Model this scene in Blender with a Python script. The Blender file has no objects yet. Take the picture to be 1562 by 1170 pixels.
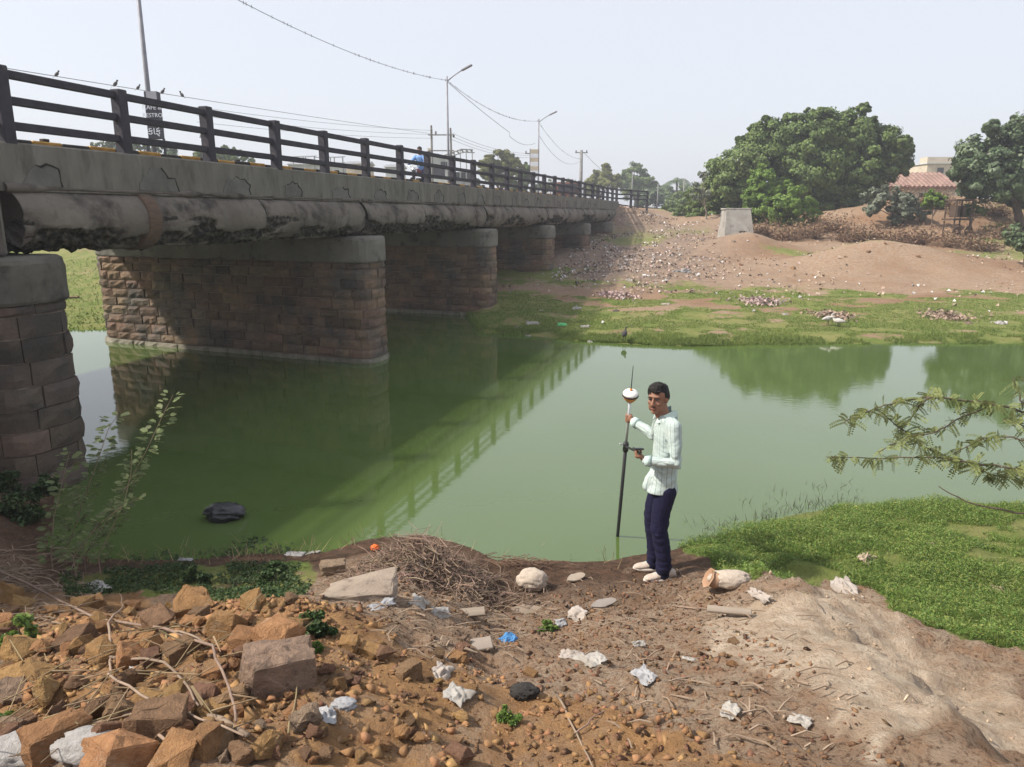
import bpy, bmesh, math, random
import numpy as np
from mathutils import Vector, Matrix, Quaternion

random.seed(7)
rng = np.random.default_rng(11)
scene = bpy.context.scene
COL = scene.collection
R = math.radians

# ------------------------------------------------------------------ camera
F, PITCH, HC = 1130.0, R(12.9), 3.15          # photo pixels (1562 wide), tilt, metres above the water
HAZE = 0.0017
cam_d = bpy.data.cameras.new("camera")
cam_d.sensor_width = 36.0
cam_d.lens = 36.0 * F / 1562.0
cam_d.clip_end = 3000
cam = bpy.data.objects.new("camera", cam_d)
COL.objects.link(cam)
cam.location = (0, 0, HC)
cam.rotation_euler = (R(90) - PITCH, 0, 0)
scene.camera = cam

# ------------------------------------------------------------------ sky and sun
SUN_EL = R(45.5)
SUN_DIR = Vector((-0.985 * math.cos(SUN_EL), -0.17 * math.cos(SUN_EL), math.sin(SUN_EL))).normalized()
world = bpy.data.worlds.new("World")
scene.world = world
world.use_nodes = True
wn, wl = world.node_tree.nodes, world.node_tree.links
bg = wn["Background"]
sky = wn.new("ShaderNodeTexSky")
sky.sky_type = 'NISHITA'
sky.sun_disc = False
sky.sun_elevation = SUN_EL
sky.sun_rotation = math.atan2(SUN_DIR.x, SUN_DIR.y)
sky.air_density, sky.dust_density, sky.ozone_density = 1.0, 4.0, 1.0
mixw = wn.new("ShaderNodeMix")
mixw.data_type = 'RGBA'
mixw.inputs[0].default_value = 0.68            # milky winter haze evens the whole sky out
wl.new(sky.outputs[0], mixw.inputs[6])
mixw.inputs[7].default_value = (7.05, 7.25, 7.8, 1)
wl.new(mixw.outputs[2], bg.inputs[0])
bg.inputs[1].default_value = 0.112

sun_d = bpy.data.lights.new("sun", 'SUN')
sun_d.energy = 4.6
sun_d.angle = R(2.6)
sun_d.color = (1.0, 0.93, 0.82)
sun = bpy.data.objects.new("sun", sun_d)
COL.objects.link(sun)
sun.rotation_euler = SUN_DIR.to_track_quat('Z', 'Y').to_euler()
sun.location = (-30, -5, 40)

vs = scene.view_settings
vs.view_transform = 'Standard'
vs.look = 'None'
vs.gamma = 1.0
vs.exposure = 0.42
vs.use_curve_mapping = False
cy = scene.cycles
cy.use_denoising = True
cy.max_bounces = 6
cy.diffuse_bounces = 3
cy.glossy_bounces = 3
cy.transmission_bounces = 4
cy.transparent_max_bounces = 6
cy.volume_bounces = 0
cy.sample_clamp_indirect = 4.0

# ------------------------------------------------------------------ pixel helpers
CP, SP = math.cos(PITCH), math.sin(PITCH)
def ray(x, y):
    cx, cyy = (x - 781.0) / F, (585.0 - y) / F
    return np.array([cx, CP + cyy * SP, -SP + cyy * CP])
def at(x, y, Y):                                # the point of a pixel's ray at forward distance Y
    d = ray(x, y)
    t = Y / d[1]
    return Vector((d[0] * t, Y, HC + d[2] * t))
def gz(x, y, z=0.0):                            # the point of a pixel's ray at height z
    d = ray(x, y)
    t = (z - HC) / d[2]
    return Vector((d[0] * t, d[1] * t, z))
def pxm(Y):                                     # metres for one photo pixel at distance Y
    return Y * 1.0 / F / CP

# ------------------------------------------------------------------ noise
_tab = np.random.default_rng(5).random((256, 256))
def vnoise(x, y):
    x = np.asarray(x, float); y = np.asarray(y, float)
    xi, yi = np.floor(x).astype(int), np.floor(y).astype(int)
    fx, fy = x - xi, y - yi
    fx = fx * fx * (3 - 2 * fx); fy = fy * fy * (3 - 2 * fy)
    a, b = _tab[xi % 256, yi % 256], _tab[(xi + 1) % 256, yi % 256]
    c, d = _tab[xi % 256, (yi + 1) % 256], _tab[(xi + 1) % 256, (yi + 1) % 256]
    return (a * (1 - fx) + b * fx) * (1 - fy) + (c * (1 - fx) + d * fx) * fy - 0.5
def fbm(x, y, o=4, g=0.5):
    s, amp = 0.0, 1.0
    for k in range(o):
        s = s + amp * vnoise(x * 2 ** k + 17.3 * k, y * 2 ** k + 9.1 * k)
        amp *= g
    return s

# ------------------------------------------------------------------ bridge frame (s along, w across to the right, z up)
BA = R(17.0)
BU = Vector((math.sin(BA), math.cos(BA), 0))
BR = Vector((math.cos(BA), -math.sin(BA), 0))
BC = Vector((-2.75, 16.56, 0))
def BP(s, w, z):
    return BC + BU * s + BR * w + Vector((0, 0, z))
def sw(x, y):
    dx, dy = x - BC.x, y - BC.y
    return dx * BU.x + dy * BU.y, dx * BR.x + dy * BR.y

# ------------------------------------------------------------------ terrain
_pe = [gz(*p) for p in [(75, 832), (150, 856), (300, 852), (420, 846), (500, 838), (560, 824), (650, 814), (720, 838),
                        (760, 858), (850, 855), (940, 852), (1030, 834), (1100, 817), (1180, 794), (1250, 779),
                        (1350, 768), (1450, 766), (1562, 770), (1700, 776)]]
EN_X = [-60, -14, -7.5, -6.2, -5.4, -4.9] + [p.x for p in _pe] + [20, 60]
EN_Y = [4.0, 7.5, 9.3, 9.0, 8.3, 7.4] + [p.y for p in _pe] + [8.6, 10.0]
EF_X = [-80, -25, -12, -9.5, -7.5, -3.5, -1.9, -1.3, -0.9, 0.5, 1.65, 4, 6.8, 12.7, 20, 60]
EF_Y = [27, 22.5, 20.5, 21, 24, 27, 25.4, 22.4, 20.0, 19.1, 18.7, 17.95, 18.05, 18.35, 18.6, 22]
def edge_n(x): return np.interp(x, EN_X, EN_Y)
def edge_f(x): return np.interp(x, EF_X, EF_Y)
def sstep(a, b, v):
    t = np.clip((v - a) / (b - a), 0, 1)
    return t * t * (3 - 2 * t)
def gauss(x, y, cx, cyy, rx, ry, rot=0.0):
    c, s = math.cos(rot), math.sin(rot)
    dx, dy = x - cx, y - cyy
    a, b = (dx * c + dy * s) / rx, (-dx * s + dy * c) / ry
    return np.exp(-(a * a + b * b))
def hgt(x, y):
    x = np.asarray(x, float); y = np.asarray(y, float)
    wob = 0.10 * fbm(x * 2.1, y * 2.1, 3)
    d = edge_n(x) - y + wob
    z1 = np.interp(d, [-6, -2, -0.6, 0, 0.35, 0.8, 1.5, 2.5, 3.5, 4.5, 5.5, 7, 30], [-1.6, -0.9, -0.25, 0, 0.06, 0.13, 0.33, 0.70, 1.05, 1.33, 1.5, 1.55, 1.7])
    z2 = np.interp(d, [-6, -2, -0.6, 0, 0.5, 1, 2, 3, 4, 5, 7, 30], [-1.6, -0.7, -0.15, 0.0, 0.05, 0.09, 0.17, 0.28, 0.48, 0.85, 1.45, 1.7])
    m = sstep(1.55, 2.5, x)
    zn = z1 * (1 - m) + z2 * m
    zn = zn + 0.24 * gauss(x, y, 2.15, 4.62, 0.85, 0.55, -0.35) + 0.10 * gauss(x, y, 2.8, 3.6, 1.2, 0.8) + sstep(1.2, 2.0, x) * sstep(5.6, 4.8, y) * (0.04 * np.abs(fbm(x * 2.4 + 5, y * 4.2, 4)) + .06 * fbm(x * 8, y * 10, 4, .6))
    zn = zn + 0.16 * gauss(x, y, -1.6, 3.7, 1.0, 0.6) + 0.12 * gauss(x, y, -0.75, 5.75, 0.55, 0.35) - 0.12 * gauss(x, y, 0.1, 4.6, 0.5, 0.5)
    rough = sstep(0.0, 0.8, d) * (1 - 0.55 * sstep(2.2, 3.4, x))
    zn = zn + rough * (0.10 * fbm(x * 1.3 + 3, y * 1.3, 4) + 0.06 * fbm(x * 5.2, y * 5.2 + 8, 4, 0.6) + 0.022 * fbm(x * 15, y * 15 + 3, 2, .7))
    # the far side
    f = y - edge_f(x) + 0.5 * fbm(x * 0.5 + 40, y * 0.5, 3)
    zf = np.interp(f, [-8, -3, -0.6, 0, 0.25, 1.0, 4, 8, 12, 18, 24, 32, 45, 80, 300],
                   [-1.6, -1.0, -0.25, 0, 0.07, 0.14, 0.30, 0.52, 0.78, 1.3, 1.85, 2.45, 3.0, 3.3, 3.4])
    zf = zf + sstep(0.5, 3, f) * (0.10 * fbm(x * 0.45, y * 0.45 + 5, 4) + sstep(5, 9, f) * 0.10 * fbm(x * 1.5, y * 1.5 + 2, 3, .6) + sstep(6, 14, f) * 0.28 * fbm(x * 0.16 + 9, y * 0.16, 4))
    zf = zf + 0.95 * gauss(x, y, 16.4, 33.0, 3.6, 1.7) + 0.9 * gauss(x, y, 11.6, 37.5, 2.2, 1.6) + 0.35 * gauss(x, y, 21.5, 31.5, 2.6, 1.4)
    zf = zf + 2.0 * gauss(x, y, 28.0, 48.5, 8.5, 4.5) + .5 * gauss(x, y, 14, 50, 6, 4)
    s, w = sw(x, y)
    band = sstep(3.4, 4.6, np.abs(w + 3.9))
    emb = 3.62 - 0.2 * band - np.maximum(0, np.abs(w + 3.9) - 4.4) / 3.0 - np.maximum(0, 33.5 - s) / 2.7
    emb = emb + 0.25 * band * fbm(x * 0.9 + 2, y * 0.9 + 7, 4)
    zf = np.maximum(zf, np.where(f > -2, emb, -9))
    return np.maximum(zn, zf)
def hz(x, y): return float(hgt(np.array([x]), np.array([y]))[0])
_T0 = np.concatenate([np.arange(.8, 12, .03), np.geomspace(12, 130, 500)])
def hit(px, py):                                # where a pixel's ray meets the terrain
    d = ray(px, py)
    T = _T0
    for _ in range(2):
        k = np.nonzero(HC + d[2] * T < hgt(d[0] * T, d[1] * T))[0]
        i = int(k[0]) if len(k) else len(T) - 1
        if i == 0: break
        T = np.linspace(T[i - 1], T[i], 24)
    t = T[i]
    return Vector((d[0] * t, d[1] * t, HC + d[2] * t))

# ------------------------------------------------------------------ material helpers
def nd(nt, kind, **kw):
    n = nt.nodes.new(kind)
    for k, v in kw.items(): setattr(n, k, v)
    return n
MATS = {}
def mat(name, c1, c2=None, scale=6.0, rough=0.85, bump=0.0, bscale=None, detail=6, rnd=0.0, island=0.0, c3=None, c3scale=2.0,
        c3lo=0.55, c3hi=0.7, metallic=0.0, trans=0.0, spec=0.3, coord='Object', stretch=None, sheen=0.0, bdist=0.02):
    m = bpy.data.materials.new(name)
    m.use_nodes = True
    nt = m.node_tree
    b = nt.nodes['Principled BSDF']
    b.inputs['Roughness'].default_value = rough
    b.inputs['Metallic'].default_value = metallic
    b.inputs['Specular IOR Level'].default_value = spec
    c2 = c2 or tuple(v * 0.65 for v in c1)
    tc = nd(nt, 'ShaderNodeTexCoord')
    vec = tc.outputs[coord]
    if stretch:
        mp = nd(nt, 'ShaderNodeMapping')
        mp.inputs['Scale'].default_value = stretch
        nt.links.new(vec, mp.inputs['Vector'])
        vec = mp.outputs[0]
    def noise(sc, det=detail, r=0.6):
        n = nd(nt, 'ShaderNodeTexNoise')
        n.inputs['Scale'].default_value = sc
        n.inputs['Detail'].default_value = det
        n.inputs['Roughness'].default_value = r
        nt.links.new(vec, n.inputs['Vector'])
        return n.outputs['Fac']
    def mixc(fac, a, bb):
        x = nd(nt, 'ShaderNodeMix', data_type='RGBA')
        for sock, v in ((x.inputs[0], fac), (x.inputs[6], a), (x.inputs[7], bb)):
            if isinstance(v, (float, int)): sock.default_value = v
            elif isinstance(v, tuple): sock.default_value = (*v, 1)
            else: nt.links.new(v, sock)
        return x.outputs[2]
    def rampf(fac, lo, hi):
        mr = nd(nt, 'ShaderNodeMapRange')
        mr.inputs[1].default_value, mr.inputs[2].default_value = lo, hi
        nt.links.new(fac, mr.inputs[0])
        return mr.outputs[0]
    col = mixc(rampf(noise(scale), 0.32, 0.68), c1, c2)
    if c3: col = mixc(rampf(noise(c3scale), c3lo, c3hi), col, c3)
    if rnd or island:
        if rnd:
            oi = nd(nt, 'ShaderNodeObjectInfo'); rv = oi.outputs['Random']; amt = rnd
        else:
            ge = nd(nt, 'ShaderNodeNewGeometry'); rv = ge.outputs['Random Per Island']; amt = island
        hs = nd(nt, 'ShaderNodeHueSaturation')
        mr = nd(nt, 'ShaderNodeMapRange')
        mr.inputs[3].default_value, mr.inputs[4].default_value = 1 - amt, 1 + amt
        nt.links.new(rv, mr.inputs[0])
        nt.links.new(mr.outputs[0], hs.inputs['Value'])
        mr2 = nd(nt, 'ShaderNodeMapRange')
        mr2.inputs[3].default_value, mr2.inputs[4].default_value = 0.5 + 0.05 * amt, 0.5 - 0.05 * amt
        ms = nd(nt, 'ShaderNodeMath', operation='FRACT')
        mm = nd(nt, 'ShaderNodeMath', operation='MULTIPLY')
        mm.inputs[1].default_value = 7.31
        nt.links.new(rv, mm.inputs[0]); nt.links.new(mm.outputs[0], ms.inputs[0]); nt.links.new(ms.outputs[0], mr2.inputs[0])
        nt.links.new(mr2.outputs[0], hs.inputs['Hue'])
        nt.links.new(col, hs.inputs['Color'])
        col = hs.outputs[0]
    nt.links.new(col, b.inputs['Base Color'])
    if bump:
        bp = nd(nt, 'ShaderNodeBump')
        bp.inputs['Strength'].default_value = bump
        bp.inputs['Distance'].default_value = bdist
        nt.links.new(noise(bscale or scale * 3, 8, 0.65), bp.inputs['Height'])
        nt.links.new(bp.outputs[0], b.inputs['Normal'])
    if trans:
        tr = nd(nt, 'ShaderNodeBsdfTranslucent')
        nt.links.new(col, tr.inputs[0])
        mx = nd(nt, 'ShaderNodeMixShader')
        mx.inputs[0].default_value = trans
        nt.links.new(b.outputs[0], mx.inputs[1]); nt.links.new(tr.outputs[0], mx.inputs[2])
        nt.links.new(mx.outputs[0], nt.nodes['Material Output'].inputs[0])
    MATS[name] = m
    return m

# ------------------------------------------------------------------ object helpers
def tag(o, label=None, cat=None, group=None, kind=None):
    if label: o['label'] = label
    if cat: o['category'] = cat
    if group: o['group'] = group
    if kind: o['kind'] = kind
    return o
def empty(name, loc=(0, 0, 0), rz=0.0):
    o = bpy.data.objects.new(name, None)
    o.empty_display_size = 0.2
    COL.objects.link(o)
    o.location = loc
    o.rotation_euler = (0, 0, rz)
    return o
def link(name, me, m=None, parent=None):
    o = bpy.data.objects.new(name, me)
    COL.objects.link(o)
    if m is not None and len(me.materials) == 0: me.materials.append(m)
    if parent is not None: o.parent = parent
    return o
def npmesh(name, V, Fc, smooth=False):
    """V (n,3); Fc an (m,3) or (m,4) index array"""
    me = bpy.data.meshes.new(name)
    V = np.ascontiguousarray(V, dtype=np.float32); Fc = np.ascontiguousarray(Fc, dtype=np.int32)
    k = Fc.shape[1]
    me.vertices.add(len(V)); me.vertices.foreach_set('co', V.ravel())
    me.loops.add(Fc.size); me.loops.foreach_set('vertex_index', Fc.ravel())
    me.polygons.add(len(Fc)); me.polygons.foreach_set('loop_start', np.arange(0, Fc.size, k, dtype=np.int32))
    if smooth: me.polygons.foreach_set('use_smooth', np.ones(len(Fc), dtype=bool))
    me.update(calc_edges=True)
    me.validate()
    return me
class MB:
    """collects simple shapes and builds ONE mesh object"""
    def __init__(self): self.v, self.f = [], []
    def add(self, vs_, fs_):
        n = len(self.v)
        self.v += [tuple(v) for v in vs_]
        self.f += [tuple(i + n for i in f) for f in fs_]
    def box(self, c, size, ax=None, bev=0.0):
        ax = ax or (Vector((1, 0, 0)), Vector((0, 1, 0)), Vector((0, 0, 1)))
        c = Vector(c)
        hx, hy, hz_ = [s / 2 for s in size]
        if bev <= 0:
            vs_ = [c + ax[0] * hx * a + ax[1] * hy * b + ax[2] * hz_ * d for a in (-1, 1) for b in (-1, 1) for d in (-1, 1)]
            self.add(vs_, [(0, 1, 3, 2), (4, 6, 7, 5), (0, 4, 5, 1), (2, 3, 7, 6), (0, 2, 6, 4), (1, 5, 7, 3)])
        else:
            bm = bmesh.new()
            bmesh.ops.create_cube(bm, size=1)
            for v in bm.verts: v.co = Vector((v.co.x * size[0], v.co.y * size[1], v.co.z * size[2]))
            bmesh.ops.bevel(bm, geom=bm.edges[:], offset=bev, segments=1, affect='EDGES')
            bm.verts.index_update()
            self.add([c + ax[0] * v.co.x + ax[1] * v.co.y + ax[2] * v.co.z for v in bm.verts], [[v.index for v in f.verts] for f in bm.faces])
            bm.free()
        return self
    def tube(self, pts, rad, n=6, cap=True):
        pts = [Vector(p) for p in pts]
        if not hasattr(rad, '__len__'): rad = [rad] * len(pts)
        rings, prev = [], None
        for i, p in enumerate(pts):
            t = (pts[min(i + 1, len(pts) - 1)] - pts[max(i - 1, 0)])
            if t.length < 1e-9: t = Vector((0, 0, 1))
            t.normalize()
            a = prev - t * prev.dot(t) if prev is not None else t.orthogonal()
            if a.length < 1e-6: a = t.orthogonal()
            a.normalize(); prev = a
            b = t.cross(a)
            rings.append([p + (a * math.cos(2 * math.pi * k / n) + b * math.sin(2 * math.pi * k / n)) * rad[i] for k in range(n)])
        vs_ = [v for r_ in rings for v in r_]
        fs_ = [(i * n + k, i * n + (k + 1) % n, (i + 1) * n + (k + 1) % n, (i + 1) * n + k) for i in range(len(pts) - 1) for k in range(n)]
        if cap: fs_ += [tuple(range(n))[::-1], tuple((len(pts) - 1) * n + k for k in range(n))]
        self.add(vs_, fs_)
        return self
    def lathe(self, c, prof, n=20, axis=Vector((0, 0, 1))):
        c = Vector(c); axis = Vector(axis).normalized()
        a = axis.orthogonal().normalized(); b = axis.cross(a)
        vs_, m = [], len(prof)
        for (r_, h) in prof:
            for k in range(n):
                th = 2 * math.pi * k / n
                vs_.append(c + axis * h + (a * math.cos(th) + b * math.sin(th)) * r_)
        fs_ = [(i * n + k, i * n + (k + 1) % n, (i + 1) * n + (k + 1) % n, (i + 1) * n + k) for i in range(m - 1) for k in range(n)]
        fs_ += [tuple(range(n))[::-1], tuple((m - 1) * n + k for k in range(n))]
        self.add(vs_, fs_)
        return self
    def build(self, name, m, parent=None, smooth=False):
        me = bpy.data.meshes.new(name)
        me.from_pydata([tuple(v) for v in self.v], [], self.f)
        if smooth:
            for p in me.polygons: p.use_smooth = True
        me.update()
        return link(name, me, m, parent)

def leaf_mesh(name, P, size, aspect=0.5, up=0.5, seed=0, jitter=0.35, fold=0.25, N=None):
    """one small folded leaf (four corner quad) at each point of P"""
    g = np.random.default_rng(seed)
    n = len(P)
    nrm = g.normal(size=(n, 3)); nrm[:, 2] = np.abs(nrm[:, 2]) + up
    if N is not None: nrm = N * 1.5 + g.normal(size=(n, 3)) * .45 + np.array([0, 0, .25])
    nrm /= np.linalg.norm(nrm, axis=1)[:, None]
    t = np.cross(nrm, g.normal(size=(n, 3)))
    t /= np.linalg.norm(t, axis=1)[:, None] + 1e-9
    b = np.cross(nrm, t)
    s = (np.asarray(size) * (1 + jitter * g.uniform(-1, 1, n)))[:, None]
    q = np.stack([P - t * s * 0.5, P + b * s * aspect * 0.5 + nrm * s * fold * 0.5, P + t * s * 0.5 - nrm * s * 0.1, P - b * s * aspect * 0.5 + nrm * s * fold * 0.5], 1)
    return npmesh(name, q.reshape(-1, 3), np.arange(4 * n).reshape(n, 4))

def inpoly(x, y, poly):
    x = np.asarray(x); y = np.asarray(y)
    r_ = np.zeros(x.shape, bool)
    n = len(poly)
    for i in range(n):
        x1, y1 = poly[i]; x2, y2 = poly[(i + 1) % n]
        c = ((y1 > y) != (y2 > y)) & (x < (x2 - x1) * (y - y1) / (y2 - y1 + 1e-12) + x1)
        r_ ^= c
    return r_
# ------------------------------------------------------------------ ground masks
def pxpoly(pts): return [(p.x, p.y) for p in (hit(*q) for q in pts)]
POLY_GRASS = pxpoly([(1045, 836), (1085, 868), (1150, 888), (1250, 884), (1335, 902), (1400, 945), (1490, 975), (1640, 1000)]) + \
    [(9, 5.0), (20, 6), (20, 9.5), (9, 8.4)] + [(p.x, p.y + 0.05) for p in _pe[:10:-1]]
POLY_GREENL = pxpoly([(90, 880), (200, 868), (300, 862), (470, 856), (480, 880), (440, 912), (330, 915), (200, 905), (100, 915)])
POLY_SAND = pxpoly([(1150, 915), (1200, 903), (1290, 905), (1400, 968), (1500, 1020), (1562, 1050), (1562, 1165), (1330, 1165), (1230, 1060), (1090, 1000), (1080, 950)])
def masks(x, y):
    jx = x + 0.16 * fbm(x * 3, y * 3, 3) ; jy = y + 0.16 * fbm(x * 3 + 50, y * 3, 3)
    grass = inpoly(jx, jy, POLY_GRASS).astype(float)
    grass = np.maximum(grass, 0.7 * inpoly(jx, jy, POLY_GREENL))
    sand = inpoly(jx, jy, POLY_SAND).astype(float) * np.clip(1.0 + 1.2 * fbm(x * 2.2, y * 2.2 + 3, 4), 0, 1)
    dn = edge_n(x) - y
    wet = sstep(1.5 + .7 * gauss(x, y, .6, 5.6, 1.3, 1.2), 0.3, dn + 0.7 * fbm(x * 2, y * 2, 3)) * (dn > -3)
    f = y - edge_f(x)
    s, w = sw(x, y)
    lim = 6.6 + 2.6 * fbm(x * 0.22 + 4, y * 0.22, 3)
    gf = sstep(lim + 1.2, lim - 0.8, f + 5.0 * fbm(x * 0.5, y * 0.8, 5, .6)) * (f > -1)
    patch = sstep(0.0, 0.25, fbm(x * 0.13 + 8, y * 0.2 + 2, 4) + 0.10 * fbm(x * 1.5, y * 1.5, 3)) * sstep(6, 9, f) * sstep(34, 20, f)
    gf = np.maximum(gf, 0.75 * patch)
    gf = gf * np.clip(1.05 + 1.6 * np.minimum(0, fbm(x * 1.1, y * 1.6 + 4, 4) + .06), 0, 1)
    gf = np.maximum(gf, sstep(40, 55, f) * 0.6)
    gf = np.where((w < -8.5) & (f > 0), np.maximum(gf, 0.65 + 0.5 * fbm(x * 0.4, y * 0.4, 3)), gf)
    grass = np.where(f > -1, gf, grass)
    trash = sstep(9.5, 2.0, np.abs(w - 0.5)) * sstep(9.0, 15.0, s + 3 * fbm(x * 0.3, y * 0.3, 3)) * sstep(37, 31, s) * (f > 0)
    return np.clip(grass, 0, 1), np.clip(np.where(f > -2, 0, wet), 0, 1), np.clip(sand, 0, 1), np.clip(trash, 0, 1)

# ------------------------------------------------------------------ ground sheet
def grow(a, b, first, fac):
    out, v, st = [], a, first
    sgn = 1 if b > a else -1
    while (v - b) * sgn < 0:
        st *= fac
        v += sgn * st
        out.append(v)
    return out
gx = np.array(grow(-5.0, -700, 0.05, 1.045)[::-1] + list(np.arange(-5.0, 5.5, 0.05)) + grow(5.45, 700, 0.05, 1.045))
gy = np.array(grow(1.2, -40, 0.06, 1.25)[::-1] + list(np.arange(1.2, 8.4, 0.045)) + grow(8.35, 17.2, 0.05, 1.06) + list(np.arange(17.4, 30, 0.14)) + grow(30, 900, 0.16, 1.035))
XX, YY = np.meshgrid(gx, gy)
ZZ = hgt(XX, YY)
nx_, ny_ = len(gx), len(gy)
idx = np.arange(nx_ * ny_).reshape(ny_, nx_)
Fq = np.stack([idx[:-1, :-1], idx[:-1, 1:], idx[1:, 1:], idx[1:, :-1]], -1).reshape(-1, 4)
gme = npmesh("ground", np.stack([XX.ravel(), YY.ravel(), ZZ.ravel()], 1), Fq, smooth=True)
mk = masks(XX.ravel(), YY.ravel())
att = gme.color_attributes.new("mask", 'FLOAT_COLOR', 'POINT')
att.data.foreach_set('color', np.stack(mk, 1).astype(np.float32).ravel())

POLY_OCHRE = pxpoly([(-80, 905), (200, 905), (480, 915), (640, 985), (760, 1040), (1000, 1080), (1180, 1172), (-80, 1172)])
xr_, yr_ = XX.ravel(), YY.ravel()
och = inpoly(xr_ + .3 * fbm(xr_ * 1.5, yr_ * 1.5, 3), yr_ + .3 * fbm(xr_ * 1.5 + 9, yr_ * 1.5, 3), POLY_OCHRE).astype(np.float32)
att2 = gme.attributes.new("ochre", 'FLOAT', 'POINT'); att2.data.foreach_set('value', och)
def ground_mat():
    m = bpy.data.materials.new("soil")
    m.use_nodes = True
    nt = m.node_tree
    L = nt.links.new
    b = nt.nodes['Principled BSDF']
    b.inputs['Specular IOR Level'].default_value = 0.2
    tc = nd(nt, 'ShaderNodeTexCoord')
    def noise(sc, det=8, r=0.6, off=0.0, stretch=None):
        n = nd(nt, 'ShaderNodeTexNoise')
        n.inputs['Scale'].default_value = sc; n.inputs['Detail'].default_value = det; n.inputs['Roughness'].default_value = r
        mp = nd(nt, 'ShaderNodeMapping'); mp.inputs['Location'].default_value = (off, off * 0.7, 0)
        if stretch: mp.inputs['Scale'].default_value = stretch
        L(tc.outputs['Object'], mp.inputs[0]); L(mp.outputs[0], n.inputs['Vector'])
        return n.outputs['Fac']
    def rm(f, lo, hi, a=0.0, c=1.0):
        x = nd(nt, 'ShaderNodeMapRange')
        x.inputs[1].default_value, x.inputs[2].default_value, x.inputs[3].default_value, x.inputs[4].default_value = lo, hi, a, c
        L(f, x.inputs[0]); return x.outputs[0]
    def mx(f, a, c):
        x = nd(nt, 'ShaderNodeMix', data_type='RGBA')
        for sck, v in ((x.inputs[0], f), (x.inputs[6], a), (x.inputs[7], c)):
            if isinstance(v, (int, float)): sck.default_value = v
            elif isinstance(v, tuple): sck.default_value = (*v, 1)
            else: L(v, sck)
        return x.outputs[2]
    def mul(a, c):
        x = nd(nt, 'ShaderNodeMath', operation='MULTIPLY'); L(a, x.inputs[0])
        if isinstance(c, float): x.inputs[1].default_value = c
        else: L(c, x.inputs[1])
        return x.outputs[0]
    at_ = nd(nt, 'ShaderNodeVertexColor', layer_name="mask")
    sp = nd(nt, 'ShaderNodeSeparateColor'); L(at_.outputs[0], sp.inputs[0])
    g_, w_, s_ = sp.outputs[0], sp.outputs[1], sp.outputs[2]
    t_ = at_.outputs[1]
    soil = mx(rm(noise(1.7), .35, .65), (.285, .168, .098), (.185, .106, .060))
    soil = mx(rm(noise(.22, 5, .6, 61), .34, .56, 0, .8), soil, (.42, .33, .245))
    soil = mx(rm(noise(9.0, 8, .7, 3), .42, .62), soil, (.31, .19, .115))
    soil = mx(rm(noise(38, 6, .7, 5), .5, .66), soil, (.095, .055, .034))
    soil = mx(rm(noise(60, 4, .7, 15), .62, .72), soil, (.42, .31, .21))
    oc_ = nd(nt, 'ShaderNodeAttribute', attribute_name='ochre')
    ocs = mx(rm(noise(7, 8, .7, 71), .36, .64), (.44, .25, .112), (.265, .145, .068))
    soil = mx(mul(oc_.outputs['Fac'], rm(noise(2.4, 6, .65, 73), .30, .52)), soil, ocs)
    sand = mx(rm(noise(5, 8, .7, 9, (1, 1.8, 1)), .38, .62), (.62, .51, .39), (.44, .325, .23))
    sand = mx(rm(noise(45, 5, .7, 2), .56, .74), sand, (.24, .155, .095))
    col = mx(s_, soil, sand)
    mud = mx(rm(noise(14, 8, .7, 11), .4, .62), (.062, .036, .022), (.135, .075, .045))
    col = mx(mul(w_, rm(noise(6, 6, .6, 21), .15, .42)), col, mud)
    tr = mx(rm(noise(3.2, 8, .75, 31), .4, .6), (.17, .125, .10), (.29, .215, .165))
    tr = mx(rm(noise(11, 8, .75, 33), .58, .68), tr, (.055, .045, .042))
    col = mx(mul(t_, rm(noise(1.1, 6, .7, 35), .3, .5)), col, tr)
    gr = mx(rm(noise(1.3, 8, .65, 41), .38, .62), (.13, .175, .036), (.23, .225, .08))
    gr = mx(rm(noise(7, 8, .7, 43), .55, .70), gr, (.075, .10, .022))
    gr = mx(rm(noise(22, 6, .7, 45), .62, .72), gr, (.24, .17, .085))
    gf = nd(nt, 'ShaderNodeMath', operation='ADD'); L(g_, gf.inputs[0]); L(rm(noise(5, 8, .75, 47), .3, .7, -.5, .5), gf.inputs[1])
    col = mx(rm(gf.outputs[0], .35, .65), col, gr)
    L(col, b.inputs['Base Color'])
    L(rm(w_, 0, 1, .95, .75), b.inputs['Roughness'])
    h1, h2 = noise(16, 10, .72, 51), noise(70, 6, .7, 53)
    ad = nd(nt, 'ShaderNodeMath', operation='ADD'); L(h1, ad.inputs[0]); L(mul(h2, .35), ad.inputs[1])
    bp = nd(nt, 'ShaderNodeBump'); bp.inputs['Strength'].default_value = 1.0; bp.inputs['Distance'].default_value = 0.06
    L(ad.outputs[0], bp.inputs['Height']); L(bp.outputs[0], b.inputs['Normal'])
    return m
tag(link("ground", gme, ground_mat()), kind='structure')

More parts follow.
